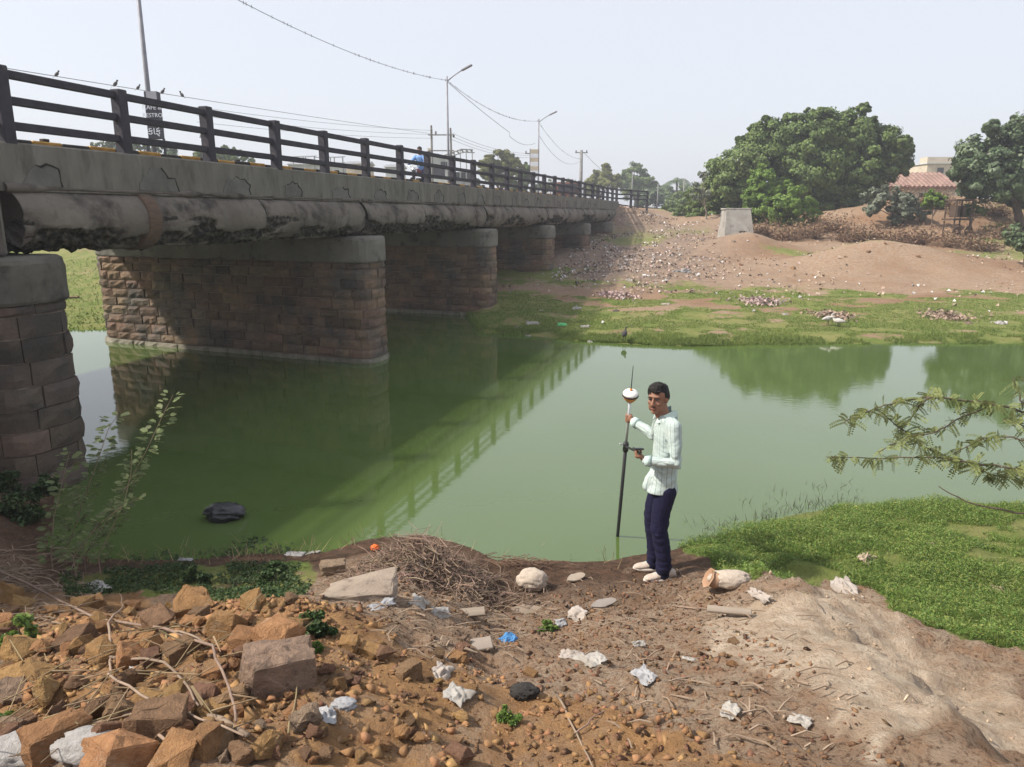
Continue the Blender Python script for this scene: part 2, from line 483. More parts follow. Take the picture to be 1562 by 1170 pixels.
# ------------------------------------------------------------------ water
def water_mat():
    m = bpy.data.materials.new("algae_water")
    m.use_nodes = True
    nt = m.node_tree
    L = nt.links.new
    b = nt.nodes['Principled BSDF']
    b.inputs['IOR'].default_value = 1.70
    b.inputs['Specular IOR Level'].default_value = 0.5
    b.inputs['Roughness'].default_value = 0.045
    tc = nd(nt, 'ShaderNodeTexCoord')
    n = nd(nt, 'ShaderNodeTexNoise'); n.inputs['Scale'].default_value = 0.35; n.inputs['Detail'].default_value = 5
    L(tc.outputs['Object'], n.inputs['Vector'])
    cr = nd(nt, 'ShaderNodeValToRGB')
    cr.color_ramp.elements[0].position, cr.color_ramp.elements[0].color = .3, (.068, .108, .024, 1)
    cr.color_ramp.elements[1].position, cr.color_ramp.elements[1].color = .7, (.082, .124, .038, 1)
    L(n.outputs['Fac'], cr.inputs[0])
    L(cr.outputs[0], b.inputs['Base Color'])
    mp = nd(nt, 'ShaderNodeMapping'); mp.inputs['Scale'].default_value = (1.0, 1.6, 1)
    L(tc.outputs['Object'], mp.inputs[0])
    n2 = nd(nt, 'ShaderNodeTexNoise'); n2.inputs['Scale'].default_value = 6.0; n2.inputs['Detail'].default_value = 3
    n3 = nd(nt, 'ShaderNodeTexNoise'); n3.inputs['Scale'].default_value = 0.28; n3.inputs['Detail'].default_value = 2
    L(mp.outputs[0], n2.inputs['Vector']); L(tc.outputs['Object'], n3.inputs['Vector'])
    mr = nd(nt, 'ShaderNodeMapRange'); mr.inputs[1].default_value, mr.inputs[2].default_value, mr.inputs[3].default_value, mr.inputs[4].default_value = .42, .66, .02, .10
    L(n3.outputs['Fac'], mr.inputs[0])
    bp = nd(nt, 'ShaderNodeBump'); bp.inputs['Distance'].default_value = 0.012
    L(mr.outputs[0], bp.inputs['Strength']); L(n2.outputs['Fac'], bp.inputs['Height']); L(bp.outputs[0], b.inputs['Normal'])
    return m
wme = npmesh("water", np.array([[-120, 1, 0], [120, 1, 0], [120, 36, 0], [-120, 36, 0]], float), np.array([[0, 1, 2, 3]]))
tag(link("water", wme, water_mat()), kind='structure')

# ------------------------------------------------------------------ bridge
conc = mat("weathered_concrete", (.200, .188, .162), (.125, .116, .099), 1.6, .9, .5, 14, c3=(.07, .066, .06), c3scale=3.2, c3lo=.56, c3hi=.7, coord='Object')
conc_dark = mat("stained_concrete", (.165, .146, .126), (.095, .082, .070), 1.3, .9, .8, 10, c3=(.05, .043, .037), c3scale=2.2, c3lo=.5, c3hi=.66)
broken = mat("broken_concrete", (.06, .053, .046), (.014, .013, .012), 6, .95, 1.0, 16, c3=(.17, .15, .12), c3scale=9, c3lo=.6, c3hi=.7, bdist=.05)
patchm = mat("patched_render", (.165, .16, .145), (.10, .097, .088), 3, .92, .6, 18)
crackm = mat("crack_dark", (.03, .028, .026), (.018, .017, .016), 8, .95)
stonem = mat("pier_stone", (.225, .150, .100), (.140, .098, .070), 3.0, .92, .9, 16, rnd=.28, c3=(.095, .085, .074), c3scale=1.1, c3lo=.44, c3hi=.62, bdist=.03)
stone_base = mat("pier_base_stone", (.27, .24, .20), (.13, .125, .09), 5, .92, .9, 16, rnd=.2)
mortar = mat("pier_mortar", (.33, .27, .22), (.15, .12, .10), 4, .95, .6, 20)
railm = mat("railing_dark_paint", (.050, .048, .062), (.030, .028, .036), 5, .75, .4, 20, c3=(.10, .085, .08), c3scale=7, c3lo=.62, c3hi=.72)
kerb_y = mat("kerb_yellow_paint", (.55, .32, .07), (.35, .2, .06), 8, .8, .3)
kerb_k = mat("kerb_black_paint", (.03, .03, .03), (.06, .055, .05), 8, .8, .3)
rustm = mat("rust_collar", (.16, .105, .075), (.10, .07, .052), 5, .9, .8, 22, stretch=(1, 1, 6))
asph = mat("asphalt", (.06, .058, .055), (.04, .04, .04), 12, .9, .4)

conc_f = mat("streaked_concrete", (.195, .185, .160), (.118, .110, .094), 2.2, .9, .6, 16, detail=10, c3=(.075, .070, .062), c3scale=2.6, c3lo=.54, c3hi=.72, stretch=(1, 1.8, .55))
bridge = empty("bridge", BC, 0.0)
tag(bridge, "long grey concrete road bridge with dark railing on brown stone piers over green water", "bridge")
bridge.rotation_euler = (0, 0, -BA)             # local x = across (w), local y = along (s)
def bl(s, w, z): return Vector((w, s, z))
S0, S1 = -16.0, 34.2
# deck slab and soffit
MB().box(bl((S0 + S1) / 2, -3.95, 3.36), (6.5, S1 - S0, 1.0)).build("deck_slab", conc_dark, bridge)
MB().box(bl((S0 + S1) / 2, -3.95, 3.868), (6.3, S1 - S0, .012)).build("road_surface", asph, bridge)
def fascia(w0, w1, name):
    n = 260
    V, Fc = [], []
    g = np.random.default_rng(3)
    ss = np.linspace(S0, S1, n)
    jag = 0.07 * fbm(ss * 3, ss * 0, 4)
    for i, s in enumerate(ss):
        V += [bl(s, w1, 3.40), bl(s, w1, 3.455 + jag[i]), bl(s, w1, 3.91), bl(s, w1 - .02 * np.sign(w1 - w0), 3.93), bl(s, w0, 3.93), bl(s, w0, 3.40)]
    Fc = [(i * 6 + k, i * 6 + (k + 1) % 6, (i + 1) * 6 + (k + 1) % 6, (i + 1) * 6 + k) for i in range(n - 1) for k in range(6)]
    mb = MB(); mb.add(V, Fc)
    return mb.build(name, conc_f, bridge)
fascia(-.70, -.35, "fascia_wall"); fascia(-7.2, -7.55, "fascia_wall")
# render patches outlined by cracks on the fascia, one below each railing post
POST0, PSP = -8.42, 1.70
posts = [POST0 + PSP * i for i in range(-4, 26)]
for i, s in enumerate(posts):
    if s < -9 or s > 27: continue
    g = random.Random(i)
    s_ = s + .35 + g.uniform(-.1, .15)
    wd, ht = g.uniform(.28, .40), g.uniform(.20, .30)
    pts = []
    for k in range(13):
        th = math.pi * k / 12
        rr = 1 + g.uniform(-.16, .16)
        pts.append((s_ + math.cos(th) * wd * rr * (1 if k < 6 else .85), 3.46 + math.sin(th) ** .8 * ht * rr))
    mb = MB()
    front = [bl(a, -.338, b) for a, b in pts]; back = [bl(a, -.36, b) for a, b in pts]
    n = len(pts)
    mb.add(front + back, [tuple(range(n))] + [(k, n + k, n + k + 1, k + 1) for k in range(n - 1)])
    pm = mb.build("render_patch", patchm, bridge)
    MB().tube([bl(a, -.338, b) for a, b in pts[:g.randint(6, 10)]], [g.uniform(.004, .016) for _ in range(len(pts[:13]))], 4).build("crack", crackm, pm)
# the round edge beam, cast in lengths
def beam_mat():
    m = mat("beam_concrete", (.205, .182, .155), (.125, .108, .092), 1.3, .9, .9, 10, c3=(.05, .043, .037), c3scale=2.2, c3lo=.5, c3hi=.66, bdist=.04)
    nt = m.node_tree; b = nt.nodes['Principled BSDF']; src = b.inputs['Base Color'].links[0].from_socket
    at_ = nd(nt, 'ShaderNodeAttribute', attribute_name="hole"); tc = nd(nt, 'ShaderNodeTexCoord')
    n1 = nd(nt, 'ShaderNodeTexNoise'); n1.inputs['Scale'].default_value = 9; n1.inputs['Detail'].default_value = 8; nt.links.new(tc.outputs['Object'], n1.inputs[0])
    ad = nd(nt, 'ShaderNodeMath', operation='MULTIPLY_ADD'); ad.inputs[1].default_value = .9; nt.links.new(n1.outputs[0], ad.inputs[0]); nt.links.new(at_.outputs['Fac'], ad.inputs[2])
    mr = nd(nt, 'ShaderNodeMapRange'); mr.inputs[1].default_value, mr.inputs[2].default_value = .72, .86; nt.links.new(ad.outputs[0], mr.inputs[0])
    cr = nd(nt, 'ShaderNodeValToRGB'); cr.color_ramp.elements[0].position, cr.color_ramp.elements[0].color = .42, (.016, .015, .013, 1); cr.color_ramp.elements[1].position, cr.color_ramp.elements[1].color = .68, (.12, .105, .085, 1)
    n2 = nd(nt, 'ShaderNodeTexNoise'); n2.inputs['Scale'].default_value = 14; n2.inputs['Detail'].default_value = 6; nt.links.new(tc.outputs['Object'], n2.inputs[0]); nt.links.new(n2.outputs[0], cr.inputs[0])
    mx = nd(nt, 'ShaderNodeMix', data_type='RGBA'); nt.links.new(mr.outputs[0], mx.inputs[0]); nt.links.new(src, mx.inputs[6]); nt.links.new(cr.outputs[0], mx.inputs[7]); nt.links.new(mx.outputs[2], b.inputs['Base Color'])
    return m
beamm = beam_mat()
def beam_len(sa, sb, w_c, side, seed, name="edge_beam"):
    g = np.random.default_rng(seed)
    n, k = max(6, int((sb - sa) / .04)), 60
    th = np.linspace(-math.pi, math.pi, k, endpoint=False)
    ss = np.linspace(sa, sb, n)
    SS, TH = np.meshgrid(ss, th, indexing='ij')
    rad = .39 + .016 * fbm(SS * 1.1 + seed, TH * 1.2 + 7, 3) + .006 * fbm(SS * 7, TH * 6, 3)
    # spalled hollows low on the outer side
    low = np.clip((-np.sin(TH) + .22) / .35, 0, 1) * np.clip((np.cos(TH) * side + .55) / .4, 0, 1)
    hole = sstep(-.06 + .25 * sstep(-.75, -.1, np.sin(TH)), .05 + .25 * sstep(-.75, -.1, np.sin(TH)), fbm(SS * .8 + seed * 3.1, TH * 1.5 + seed, 4)) * low
    rough = fbm(SS * 8 + 3, TH * 6, 4, .6)
    rad = rad - hole * (.055 + .13 * rough)
    V = np.stack([w_c + side * 0 + np.cos(TH) * rad, SS, 3.075 + np.sin(TH) * rad], -1).reshape(-1, 3)
    id_ = np.arange(n * k).reshape(n, k)
    Fc = np.stack([id_[:-1], np.roll(id_, -1, 1)[:-1], np.roll(id_, -1, 1)[1:], id_[1:]], -1).reshape(-1, 4)
    c0_, c1_ = len(V), len(V) + 1
    V = np.concatenate([V, [[w_c, sa, 3.075], [w_c, sb, 3.075]]])
    k_ = np.arange(k); cap0 = np.stack([k_, (k_ + 1) % k, np.full(k, c0_), np.full(k, c0_)], 1)
    cap1 = np.stack([(n - 1) * k + (k_ + 1) % k, (n - 1) * k + k_, np.full(k, c1_), np.full(k, c1_)], 1)
    T3 = np.concatenate([Fc[:, [0, 1, 2]], Fc[:, [0, 2, 3]], cap0[:, :3], cap1[:, :3]])
    hole_ = np.concatenate([hole.reshape(-1), [0, 0]])
    Fc = T3
    me = npmesh(name, V, Fc, smooth=True)
    me.materials.append(beamm)
    ah = me.attributes.new('hole', 'FLOAT', 'POINT'); ah.data.foreach_set('value', hole_.astype(np.float32))
    return link(name, me, None, bridge)
PS = [-16.6, -8.65, -.47, 7.45, 15.15, 22.7, 29.5]     # pier centres at their right ends
sd = 1
ends = []
for i in range(len(PS) - 1):
    a, b = PS[i] + .04, PS[i + 1] - .04
    if i == 1: cuts = [a + .08, a + 2.05, a + 4.6, b]
    elif i == 0: cuts = [a, b - .45]
    else: cuts = [a, a + 3.1 + .4 * (i % 2), b]
    for c0, c1 in zip(cuts[:-1], cuts[1:]):
        beam_len(c0 + .012, c1 - .012, -.60, 1, sd); sd += 1
        ends.append(c1)
beam_len(PS[-1], 33.6, -.60, 1, 40)
for (a, b) in zip(PS[:-1], PS[1:]): beam_len(a + .03, b - .03, -7.30, -1, sd); sd += 1
# ragged broken edge where the fascia meets the beam
for i in range(len(PS) - 1):
    sa, sb = PS[i] + .05, PS[i + 1] - .05
    n_, k_ = int((sb - sa) / .035), 10
    ss_ = np.linspace(sa, sb, n_); th_ = np.linspace(0, 2 * math.pi, k_, endpoint=False)
    SS, TH = np.meshgrid(ss_, th_, indexing='ij')
    rd = .012 + .055 * np.clip(fbm(SS * 2.3, TH * .0 + i, 4) + .12, 0, 1) + .02 * np.abs(fbm(SS * 11, TH * 2 + 5, 3))
    V = np.stack([-.352 + np.cos(TH) * rd * .9, SS, 3.435 + np.sin(TH) * rd], -1).reshape(-1, 3)
    id_ = np.arange(n_ * k_).reshape(n_, k_)
    link("broken_edge", npmesh("broken_edge", V, np.stack([id_[:-1], np.roll(id_, -1, 1)[:-1], np.roll(id_, -1, 1)[1:], id_[1:]], -1).reshape(-1, 4)), conc_dark, bridge)
# rusty collar round one joint of the beam
MB().lathe(bl(PS[1] + 2.1, -.60, 3.075), [(.405, -.12), (.418, -.10), (.412, 0), (.42, .09), (.405, .12)], 28, Vector((0, 1, 0))).build("joint_collar", rustm, bridge, True)
# upright concrete block at the near end of the beam
MB().box(bl(PS[1] - .20, -.60, 3.05), (.56, .38, .74), bev=.04).build("bearing_block", conc, bridge)
MB().tube([bl(PS[1] - .24, -.30, 2.72), bl(PS[1] - .24, -.30, 3.44)], .12, 8).build("drain_pipe", conc_dark, bridge)

# railing
rail_z = (4.655, 4.385, 4.115)
end_posts = [(35.9, .15), (37.6, .42), (39.4, .80)]
allp = [(s, -.45) for s in posts] + end_posts
def postmesh(lo=3.90):
    mb = MB().box((0, 0, (4.735 + lo) / 2), (.15, .15, 4.735 - lo), bev=.012)
    me = bpy.data.meshes.new("railing_post"); me.from_pydata(mb.v, [], mb.f); me.materials.append(railm); return me
pme, pme2 = postmesh(), postmesh(3.2)
for i, (s, w) in enumerate(allp):
    o = link("railing_post", pme if i < len(posts) else pme2, None, bridge); o.location = (w, s, random.uniform(-.012, .012)); o.rotation_euler = (0, random.uniform(-.01, .01), random.uniform(-.02, .02))
rail_cache = {}
for i in range(len(allp) - 1):
    (sa, wa), (sb, wb) = allp[i], allp[i + 1]
    for z in rail_z:
        p, q = Vector((wa, sa, z)), Vector((wb, sb, z))
        d = (q - p); L_ = d.length; d.normalize()
        key = round(L_, 2)
        if key not in rail_cache:
            mb = MB().box((0, 0, 0), (.07, L_ - .14, .092), bev=.01)
            me = bpy.data.meshes.new("rail"); me.from_pydata(mb.v, [], mb.f); me.materials.append(railm); rail_cache[key] = me
        o = link("rail", rail_cache[key], None, bridge)
        o.location = (p + q) / 2 + Vector((0, 0, random.uniform(-.006, .006)))
        o.rotation_euler = (random.uniform(-.004, .004), 0, math.atan2(-d.x, d.y))
# painted kerb blocks behind the railing
kb = []
for m_ in (kerb_y, kerb_k):
    mb = MB().box((0, 0, 0), (.16, .415, .17), bev=.015)
    me = bpy.data.meshes.new("kerb_block"); me.from_pydata(mb.v, [], mb.f); me.materials.append(m_); kb.append(me)
for i in range(96):
    s = -9.3 + .42 * i
    o = link("kerb_block", kb[i % 2], None, bridge); o.location = (-.80, s, 3.925 + random.uniform(-.008, .008))
for s in (-7.6, -6.35, -3.9, -.6, 2.6):
    MB().box(bl(s, -.80, 4.028), (.07, .09, .035), bev=.006).build("road_stud", kerb_k, bridge)
# far side railing posts and rails (a low view hides all but their tops)
for i in range(0, 30):
    o = link("railing_post", pme, None, bridge); o.location = (-7.40, posts[0] + PSP * i, -.42)
for i in range(29):
    for z in (4.24, 3.97):
        me = rail_cache[round(PSP, 2)]
        o = link("rail", me, None, bridge); o.location = (-7.40, posts[0] + PSP * (i + .5), z)

# piers
stone_dk = mat("dark_pier_stone", (.150, .108, .080), (.085, .066, .054), 3.0, .92, .9, 16, rnd=.25, c3=(.06, .054, .048), c3scale=1.1, c3lo=.44, c3hi=.62, bdist=.03)  # darker version of the pier stone, used on the near pier only
conc_dk = mat("dark_cap_concrete", (.150, .138, .118), (.085, .078, .067), 2.0, .92, .8, 14, c3=(.05, .045, .04), c3scale=3, c3lo=.52, c3hi=.68)  # darker version of the cap concrete for that same pier
def pier(sc, zb, course, seed, cap_lo=2.15, wl=-8.0, detail=True, base_rows=1, slen=(.34, .62)):
    g = random.Random(seed)
    rr = .50                                    # half thickness and radius of the rounded ends
    out = [(wl + rr - rr * math.cos(R(15 * k)), -rr * math.sin(R(15 * k))) for k in range(7)]
    ia = len(out)
    out += [(-.28 + .3 * math.sin(R(15 * k)), -.2 - .3 * math.cos(R(15 * k))) for k in range(7)] + [(-.28 + .3 * math.cos(R(15 * k)), .2 + .3 * math.sin(R(15 * k))) for k in range(7)]
    ib = len(out) - 1
    out += [(wl + rr - rr * math.sin(R(15 * k)), rr * math.cos(R(15 * k))) for k in range(6)]
    out = [(w, s - .087 * (w + .45)) for w, s in out]   # the piers stand slightly askew
    P2 = [Vector((w, sc + s)) for w, s in out]
    cum = [0]
    for a, b in zip(P2[:-1], P2[1:]): cum.append(cum[-1] + (b - a).length)
    def path(t):
        for i in range(len(P2) - 1):
            if t <= cum[i + 1] or i == len(P2) - 2:
                d = P2[i + 1] - P2[i]
                u_ = (t - cum[i]) / max(d.length, 1e-9)
                nrm = Vector((d.y, -d.x)).normalized()
                return P2[i] + d * u_, nrm
    # core (mortar) is the pier itself
    ins = 0.03
    core2 = [path(t)[0] - path(t)[1] * ins for t in cum]
    n = len(core2)
    mb = MB(); mb.add([(p.x, p.y, zb - .6) for p in core2] + [(p.x, p.y, cap_lo + .02) for p in core2],
                      [(k, (k + 1) % n, n + (k + 1) % n, n + k) for k in range(n)] + [tuple(range(n, 2 * n))])
    core = mb.build("pier", mortar, bridge)
    # cap
    ncap = 150
    capo = [path(cum[-1] * i / ncap)[0] + path(cum[-1] * i / ncap)[1] * .05 for i in range(ncap + 1)]
    bm = bmesh.new()
    m_ = len(capo)
    cen = sum(capo, Vector((0, 0))) / m_
    zs = [cap_lo, cap_lo + .03, cap_lo + .14, cap_lo + .26, cap_lo + .38, 2.61, 2.66, 2.69]
    ins_ = [.012, 0, 0, 0, 0, 0, .02, .07]
    ring = []
    for j, zz in enumerate(zs):
        row_ = []
        for i, p in enumerate(capo):
            nr_ = path(cum[-1] * i / ncap)[1]
            n_ = float(fbm(np.array([i * .42 + seed]), np.array([j * .8]), 4)[0])
            chip = max(0., float(fbm(np.array([i * .13 + seed * 2.3]), np.array([3.3]), 3)[0]) - .12) * (1.6 if j < 3 and seed == 21 else .35 if j in (0, 6, 7) else .1)
            q = p - nr_ * (ins_[j] + min(.10, chip * .35)) + nr_ * .022 * n_
            row_.append(bm.verts.new((q.x, q.y, zz + (.02 * n_ if 0 < j < 7 else .01 * n_) + (min(.12, chip * .6) if j < 2 else 0))))
        ring.append(row_)
    for A, B_ in zip(ring[:-1], ring[1:]):
        for k in range(m_): bm.faces.new((A[k], A[(k + 1) % m_], B_[(k + 1) % m_], B_[k]))
    bm.faces.new(ring[-1]); bm.faces.new(ring[0][::-1])
    cme = bpy.data.meshes.new("pier_cap"); bm.to_mesh(cme); bm.free()
    cap = link("pier_cap", cme, conc_dk if seed == 21 else conc, core)
    # stones
    tmax = cum[ib] + .3
    z = zb - .02 - (0.0 if base_rows else 0)
    row = 0
    count = 0
    while z < cap_lo - .06:
        h = min(course * g.uniform(.92, 1.08), cap_lo - z)
        if cap_lo - (z + h) < .09: h = cap_lo - z
        t = -g.uniform(0, .35) if row % 2 else 0
        while t < tmax and count < 296:
            L_ = g.uniform(*slen)
            a, b = max(t, 0) + .009, min(t + L_, cum[-1]) - .009
            t += L_
            if b - a < .10: continue
            pr = (.055 if row < base_rows else .0) + g.uniform(-.010, .022)
            leftrough = 1.8 if a < 2.6 else 1.0
            nu, nv = 5, 4
            V = []
            for i in range(nu):
                tt = a + (b - a) * i / (nu - 1)
                p, nr = path(tt)
                for j in range(nv):
                    zz = z + .009 + (h - .018) * j / (nv - 1)
                    edge = i in (0, nu - 1) or j in (0, nv - 1)
                    o_ = pr + (g.uniform(-.006, .004) if edge else g.uniform(.006, .026) * leftrough)
                    q = p + nr * o_
                    zj = g.uniform(-.006, .006) if edge else g.uniform(-.01, .01)
                    V.append((q.x, q.y, zz + zj))
            for i in (0, nu - 1):
                p, nr = path(a + (b - a) * i / (nu - 1))
                q = p - nr * .05
                V += [(q.x, q.y, z + .009), (q.x, q.y, z + h - .009)]
            mid = path((a + b) / 2); q = mid[0] - mid[1] * .05
            fs = [(i * nv + j, (i + 1) * nv + j, (i + 1) * nv + j + 1, i * nv + j + 1) for i in range(nu - 1) for j in range(nv - 1)]
            k0 = nu * nv
            fs += [tuple([k0, k0 + 1] + [nv - 1 - j for j in range(nv)])[::1]]
            fs += [tuple([k0 + 3, k0 + 2] + [(nu - 1) * nv + j for j in range(nv)])]
            fs += [tuple([k0, ] + [i * nv for i in range(nu)] + [k0 + 2])[::-1]]
            fs += [tuple([k0 + 1] + [i * nv + nv - 1 for i in range(nu)] + [k0 + 3])]
            mb = MB(); mb.add(V, fs)
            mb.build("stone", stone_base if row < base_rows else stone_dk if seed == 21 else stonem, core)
            count += 1
        z += h
        row += 1
    return core, cap
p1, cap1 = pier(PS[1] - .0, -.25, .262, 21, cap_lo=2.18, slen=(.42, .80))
pier(PS[2], -.10, .208, 22, slen=(.36, .66))
pier(PS[3], -.10, .208, 23, slen=(.36, .66))
pier(PS[4], .25, .208, 24, slen=(.40, .70))
pier(PS[5], .40, .24, 25, slen=(.45, .80), base_rows=0)
pier(PS[6], 1.0, .26, 26, slen=(.5, .9), base_rows=0, detail=False)
# cracks and a broken bite on the near cap
g = random.Random(5)
def crack(pts, par, r_=.009): MB().tube(pts, [r_ * g.uniform(.6, 1.4) for _ in pts], 4).build("crack", crackm, par)
fs_ = PS[1] - .50 - .058 + .03
crack([bl(fs_, -.50, 2.66), bl(fs_, -.46, 2.58), bl(fs_, -.49, 2.50), bl(fs_, -.44, 2.42), bl(fs_, -.47, 2.33), bl(fs_, -.40, 2.29)], cap1, .013)
crack([bl(fs_, -1.25, 2.62), bl(fs_, -1.15, 2.5), bl(fs_, -1.2, 2.36), bl(fs_, -1.0, 2.30), bl(fs_, -.75, 2.31), bl(fs_, -.47, 2.33)], cap1)
mb = MB()
V, n = [], 14
for k in range(n):
    a = 2 * math.pi * k / n
    V.append(bl(fs_ - .006, -1.55 + .62 * math.cos(a) * g.uniform(.75, 1.1), 2.26 + .17 * math.sin(a) * g.uniform(.6, 1.15)))
V += [bl(fs_ + .03, v.x, v.z) for v in V]
mb.add(V, [tuple(range(n))] + [(k, (k + 1) % n, n + (k + 1) % n, n + k) for k in range(n)])
mb.build("broken_patch", broken, cap1)
# far abutment wall
MB().box(bl(33.9, -3.95, 1.9), (7.4, .9, 3.0)).build("abutment", conc, bridge)
# ------------------------------------------------------------------ trees and shrubs
bark = mat("bark", (.14, .105, .08), (.07, .052, .04), 6, .95, .8, 20, stretch=(1, 1, .3))
bark_pale = mat("pale_bark", (.33, .28, .23), (.20, .165, .13), 8, .95, .6, 24)
lf_neem = mat("neem_leaf", (.155, .215, .062), (.108, .16, .045), .5, .6, island=.30, trans=.22, spec=.35)
lf_dark = mat("dark_leaf", (.12, .165, .075), (.08, .12, .055), .6, .5, island=.32, trans=.18, spec=.45)
lf_bright = mat("bright_leaf", (.18, .28, .05), (.125, .205, .04), .8, .6, island=.28, trans=.28)
lf_grey = mat("grey_leaf", (.21, .235, .17), (.14, .165, .115), .8, .6, island=.30, trans=.15)
lf_olive = mat("olive_leaf", (.21, .22, .075), (.15, .16, .055), .6, .6, island=.28, trans=.2)
lf_dry = mat("dry_leaf", (.27, .175, .11), (.18, .115, .072), 1.0, .9, island=.35, trans=.1)
lf_deep = mat("weed_leaf", (.055, .095, .028), (.035, .065, .018), 1.0, .55, island=.35, trans=.25)  # deep green leaf colour of the herbs and waterline weeds
lf_weed = mat("pale_weed_leaf", (.17, .20, .085), (.12, .15, .06), 2.0, .6, island=.25, trans=.3)
lf_thorn = mat("thorn_leaf", (.23, .26, .10), (.165, .195, .07), 2.0, .6, island=.28, trans=.35)

def d_n(q, c, r_):
    v = q - np.array(c); return v / (np.linalg.norm(v) + 1e-6)
def cloud(blobs, dens, g, sub=.34, shell=.55):
    """points in leaf clumps spread through every blob (centre, radius)"""
    out, nrm = [], []
    for c, r_ in blobs:
        k = max(5, int(24 * dens * min(1, .45 + r_ / 2.2)))
        d = g.normal(size=(k, 3)); d /= np.linalg.norm(d, axis=1)[:, None]
        rad = r_ * (shell + (1.02 - shell) * g.random(k)) 
        cs = np.array(c) + d * rad[:, None] * np.array([1, .9, .92])
        per = max(10, int(80 * dens))
        for q in cs:
            e = g.normal(size=(per, 3)); e /= np.linalg.norm(e, axis=1)[:, None]
            nrm.append(e * .6 + d_n(q, c, r_) * .7)
            out.append(q + e * (r_ * sub * g.uniform(.6, 1.25) * (.35 + .65 * g.random(per)[:, None])) * np.array([1.1, 1.1, .75]))
    return np.concatenate(out), np.concatenate(nrm)
def blob3(blobs, Y, g, dep=.5):
    res = []
    for (px, py, r_) in blobs:
        rm_ = r_ * pxm(Y)
        res.append((np.array(at(px, py, Y + g.uniform(-1, 1) * rm_ * dep)), rm_))
    return res
def tree(name, label, cat, Y, blobs, leaf, size, base_px, dens=1.0, seed=1, trunk_r=.18, group=None, barkm=None, back=True, limbs=8, sub=.34, up=.4):
    g = np.random.default_rng(seed)
    bs = blob3(blobs, Y, g)
    bs += [(c + (lambda v: v / np.linalg.norm(v))(g.normal(size=3) + np.array([0, 0, .35])) * r_ * g.uniform(.85, 1.12), r_ * g.uniform(.20, .36)) for c, r_ in bs for _ in range(2)]
    if back: bs += [(c + np.array([g.uniform(-.3, .3) * r_, r_ * g.uniform(.5, 1.0), -r_ * .1]), r_ * .9) for c, r_ in bs[:len(blobs):2]]
    bx = at(base_px[0], base_px[1], Y)
    z0 = hz(bx.x, Y) - .05
    root = empty(name, (bx.x, Y, z0))
    tag(root, label, cat, group)
    off = np.array([bx.x, Y, z0])
    P, N = cloud(bs, dens * 1.35, g, sub); P = P - off
    k = P[:, 2] > .05; P, N = P[k], N[k]
    lo = leaf_mesh("crown", P, np.full(len(P), size * .68), .6, up, seed, N=N)
    link("crown", lo, leaf, root)
    mb = MB()
    top = np.mean([c for c, _ in bs], 0) - off
    top[2] = max(top[2], .6)
    fork = Vector((top[0] * .35, top[1] * .35, max(.35, top[2] * .45)))
    mb.tube([(0, 0, -.1), fork * .5 + Vector((g.uniform(-.1, .1), 0, .05)), fork], [trunk_r, trunk_r * .8, trunk_r * .65], 8)
    order = sorted(range(len(bs)), key=lambda i: -bs[i][1])[:limbs]
    for i in order:
        e = Vector(bs[i][0] - off)
        if e.z < fork.z * .6: e.z = fork.z * .7
        mid = fork.lerp(e, .5) + Vector((g.uniform(-.3, .3), g.uniform(-.3, .3), g.uniform(0, .3))) * trunk_r * 3
        mb.tube([fork - Vector((0, 0, .05)), mid, e, e + (e - mid) * .35], [trunk_r * .5, trunk_r * .32, trunk_r * .16, .01], 6)
    mb.build("trunk", barkm or bark, root)
    return root

tree("neem_tree", "big broad rounded neem tree with dense green crown behind the concrete block", "tree", 52,
     [(1150, 252, 44), (1112, 272, 34), (1088, 290, 24), (1180, 218, 38), (1225, 212, 40), (1262, 205, 32), (1300, 208, 36), (1338, 220, 34),
      (1362, 238, 24), (1240, 262, 52), (1300, 262, 46), (1190, 276, 44), (1345, 258, 26), (1258, 174, 9), (1271, 180, 11), (1318, 288, 28),
      (1262, 296, 38), (1145, 215, 16), (1165, 195, 15), (1210, 185, 14), (1240, 190, 14), (1290, 182, 15), (1130, 300, 30), (1165, 308, 30), (1215, 318, 26), (1290, 312, 26), (1100, 318, 24), (1250, 325, 20), (1215, 250, 30), (1252, 246, 30), (1285, 240, 30), (1235, 285, 30), (1200, 240, 26), (1322, 190, 14), (1350, 205, 12), (1382, 228, 11), (1378, 250, 14)],
     lf_neem, .30, (1262, 330), 1.15, 3, .32, limbs=12, sub=.30)
tree("shade_tree", "dark glossy bushy tree at the far right beside the brown dry bank", "tree", 42,
     [(1492, 240, 32), (1530, 222, 34), (1572, 215, 42), (1474, 262, 22), (1520, 268, 38), (1565, 275, 40), (1610, 250, 60), (1462, 262, 13), (1512, 196, 11),
      (1545, 298, 18), (1490, 285, 18), (1550, 190, 12), (1590, 300, 24)], lf_dark, .30, (1560, 335), .95, 5, .28, sub=.32)
tree("leafy_shrub", "bright green leafy shrub in front of the neem tree", "shrub", 46.5, [(1166, 268, 17), (1160, 292, 22), (1150, 300, 14), (1160, 315, 22), (1150, 332, 18), (1172, 336, 16)], lf_bright, .22, (1165, 335), .9, 7, .08, sub=.3)
tree("leafy_shrub", "bright green low shrub right of the concrete block", "shrub", 45.5, [(1205, 308, 26), (1235, 318, 18), (1185, 318, 20), (1215, 330, 18), (1190, 338, 14), (1235, 336, 14)], lf_bright, .22, (1205, 345), .8, 8, .08, sub=.3)
tree("roadside_tree", "hazy green tree with low branches left of the neem tree", "tree", 56, [(1085, 312, 24), (1110, 308, 26), (1066, 302, 16), (1125, 322, 20), (1070, 320, 18), (1098, 330, 16), (1080, 338, 14), (1120, 340, 16), (1062, 334, 12)], lf_neem, .28, (1095, 340), .8, 9, .12)
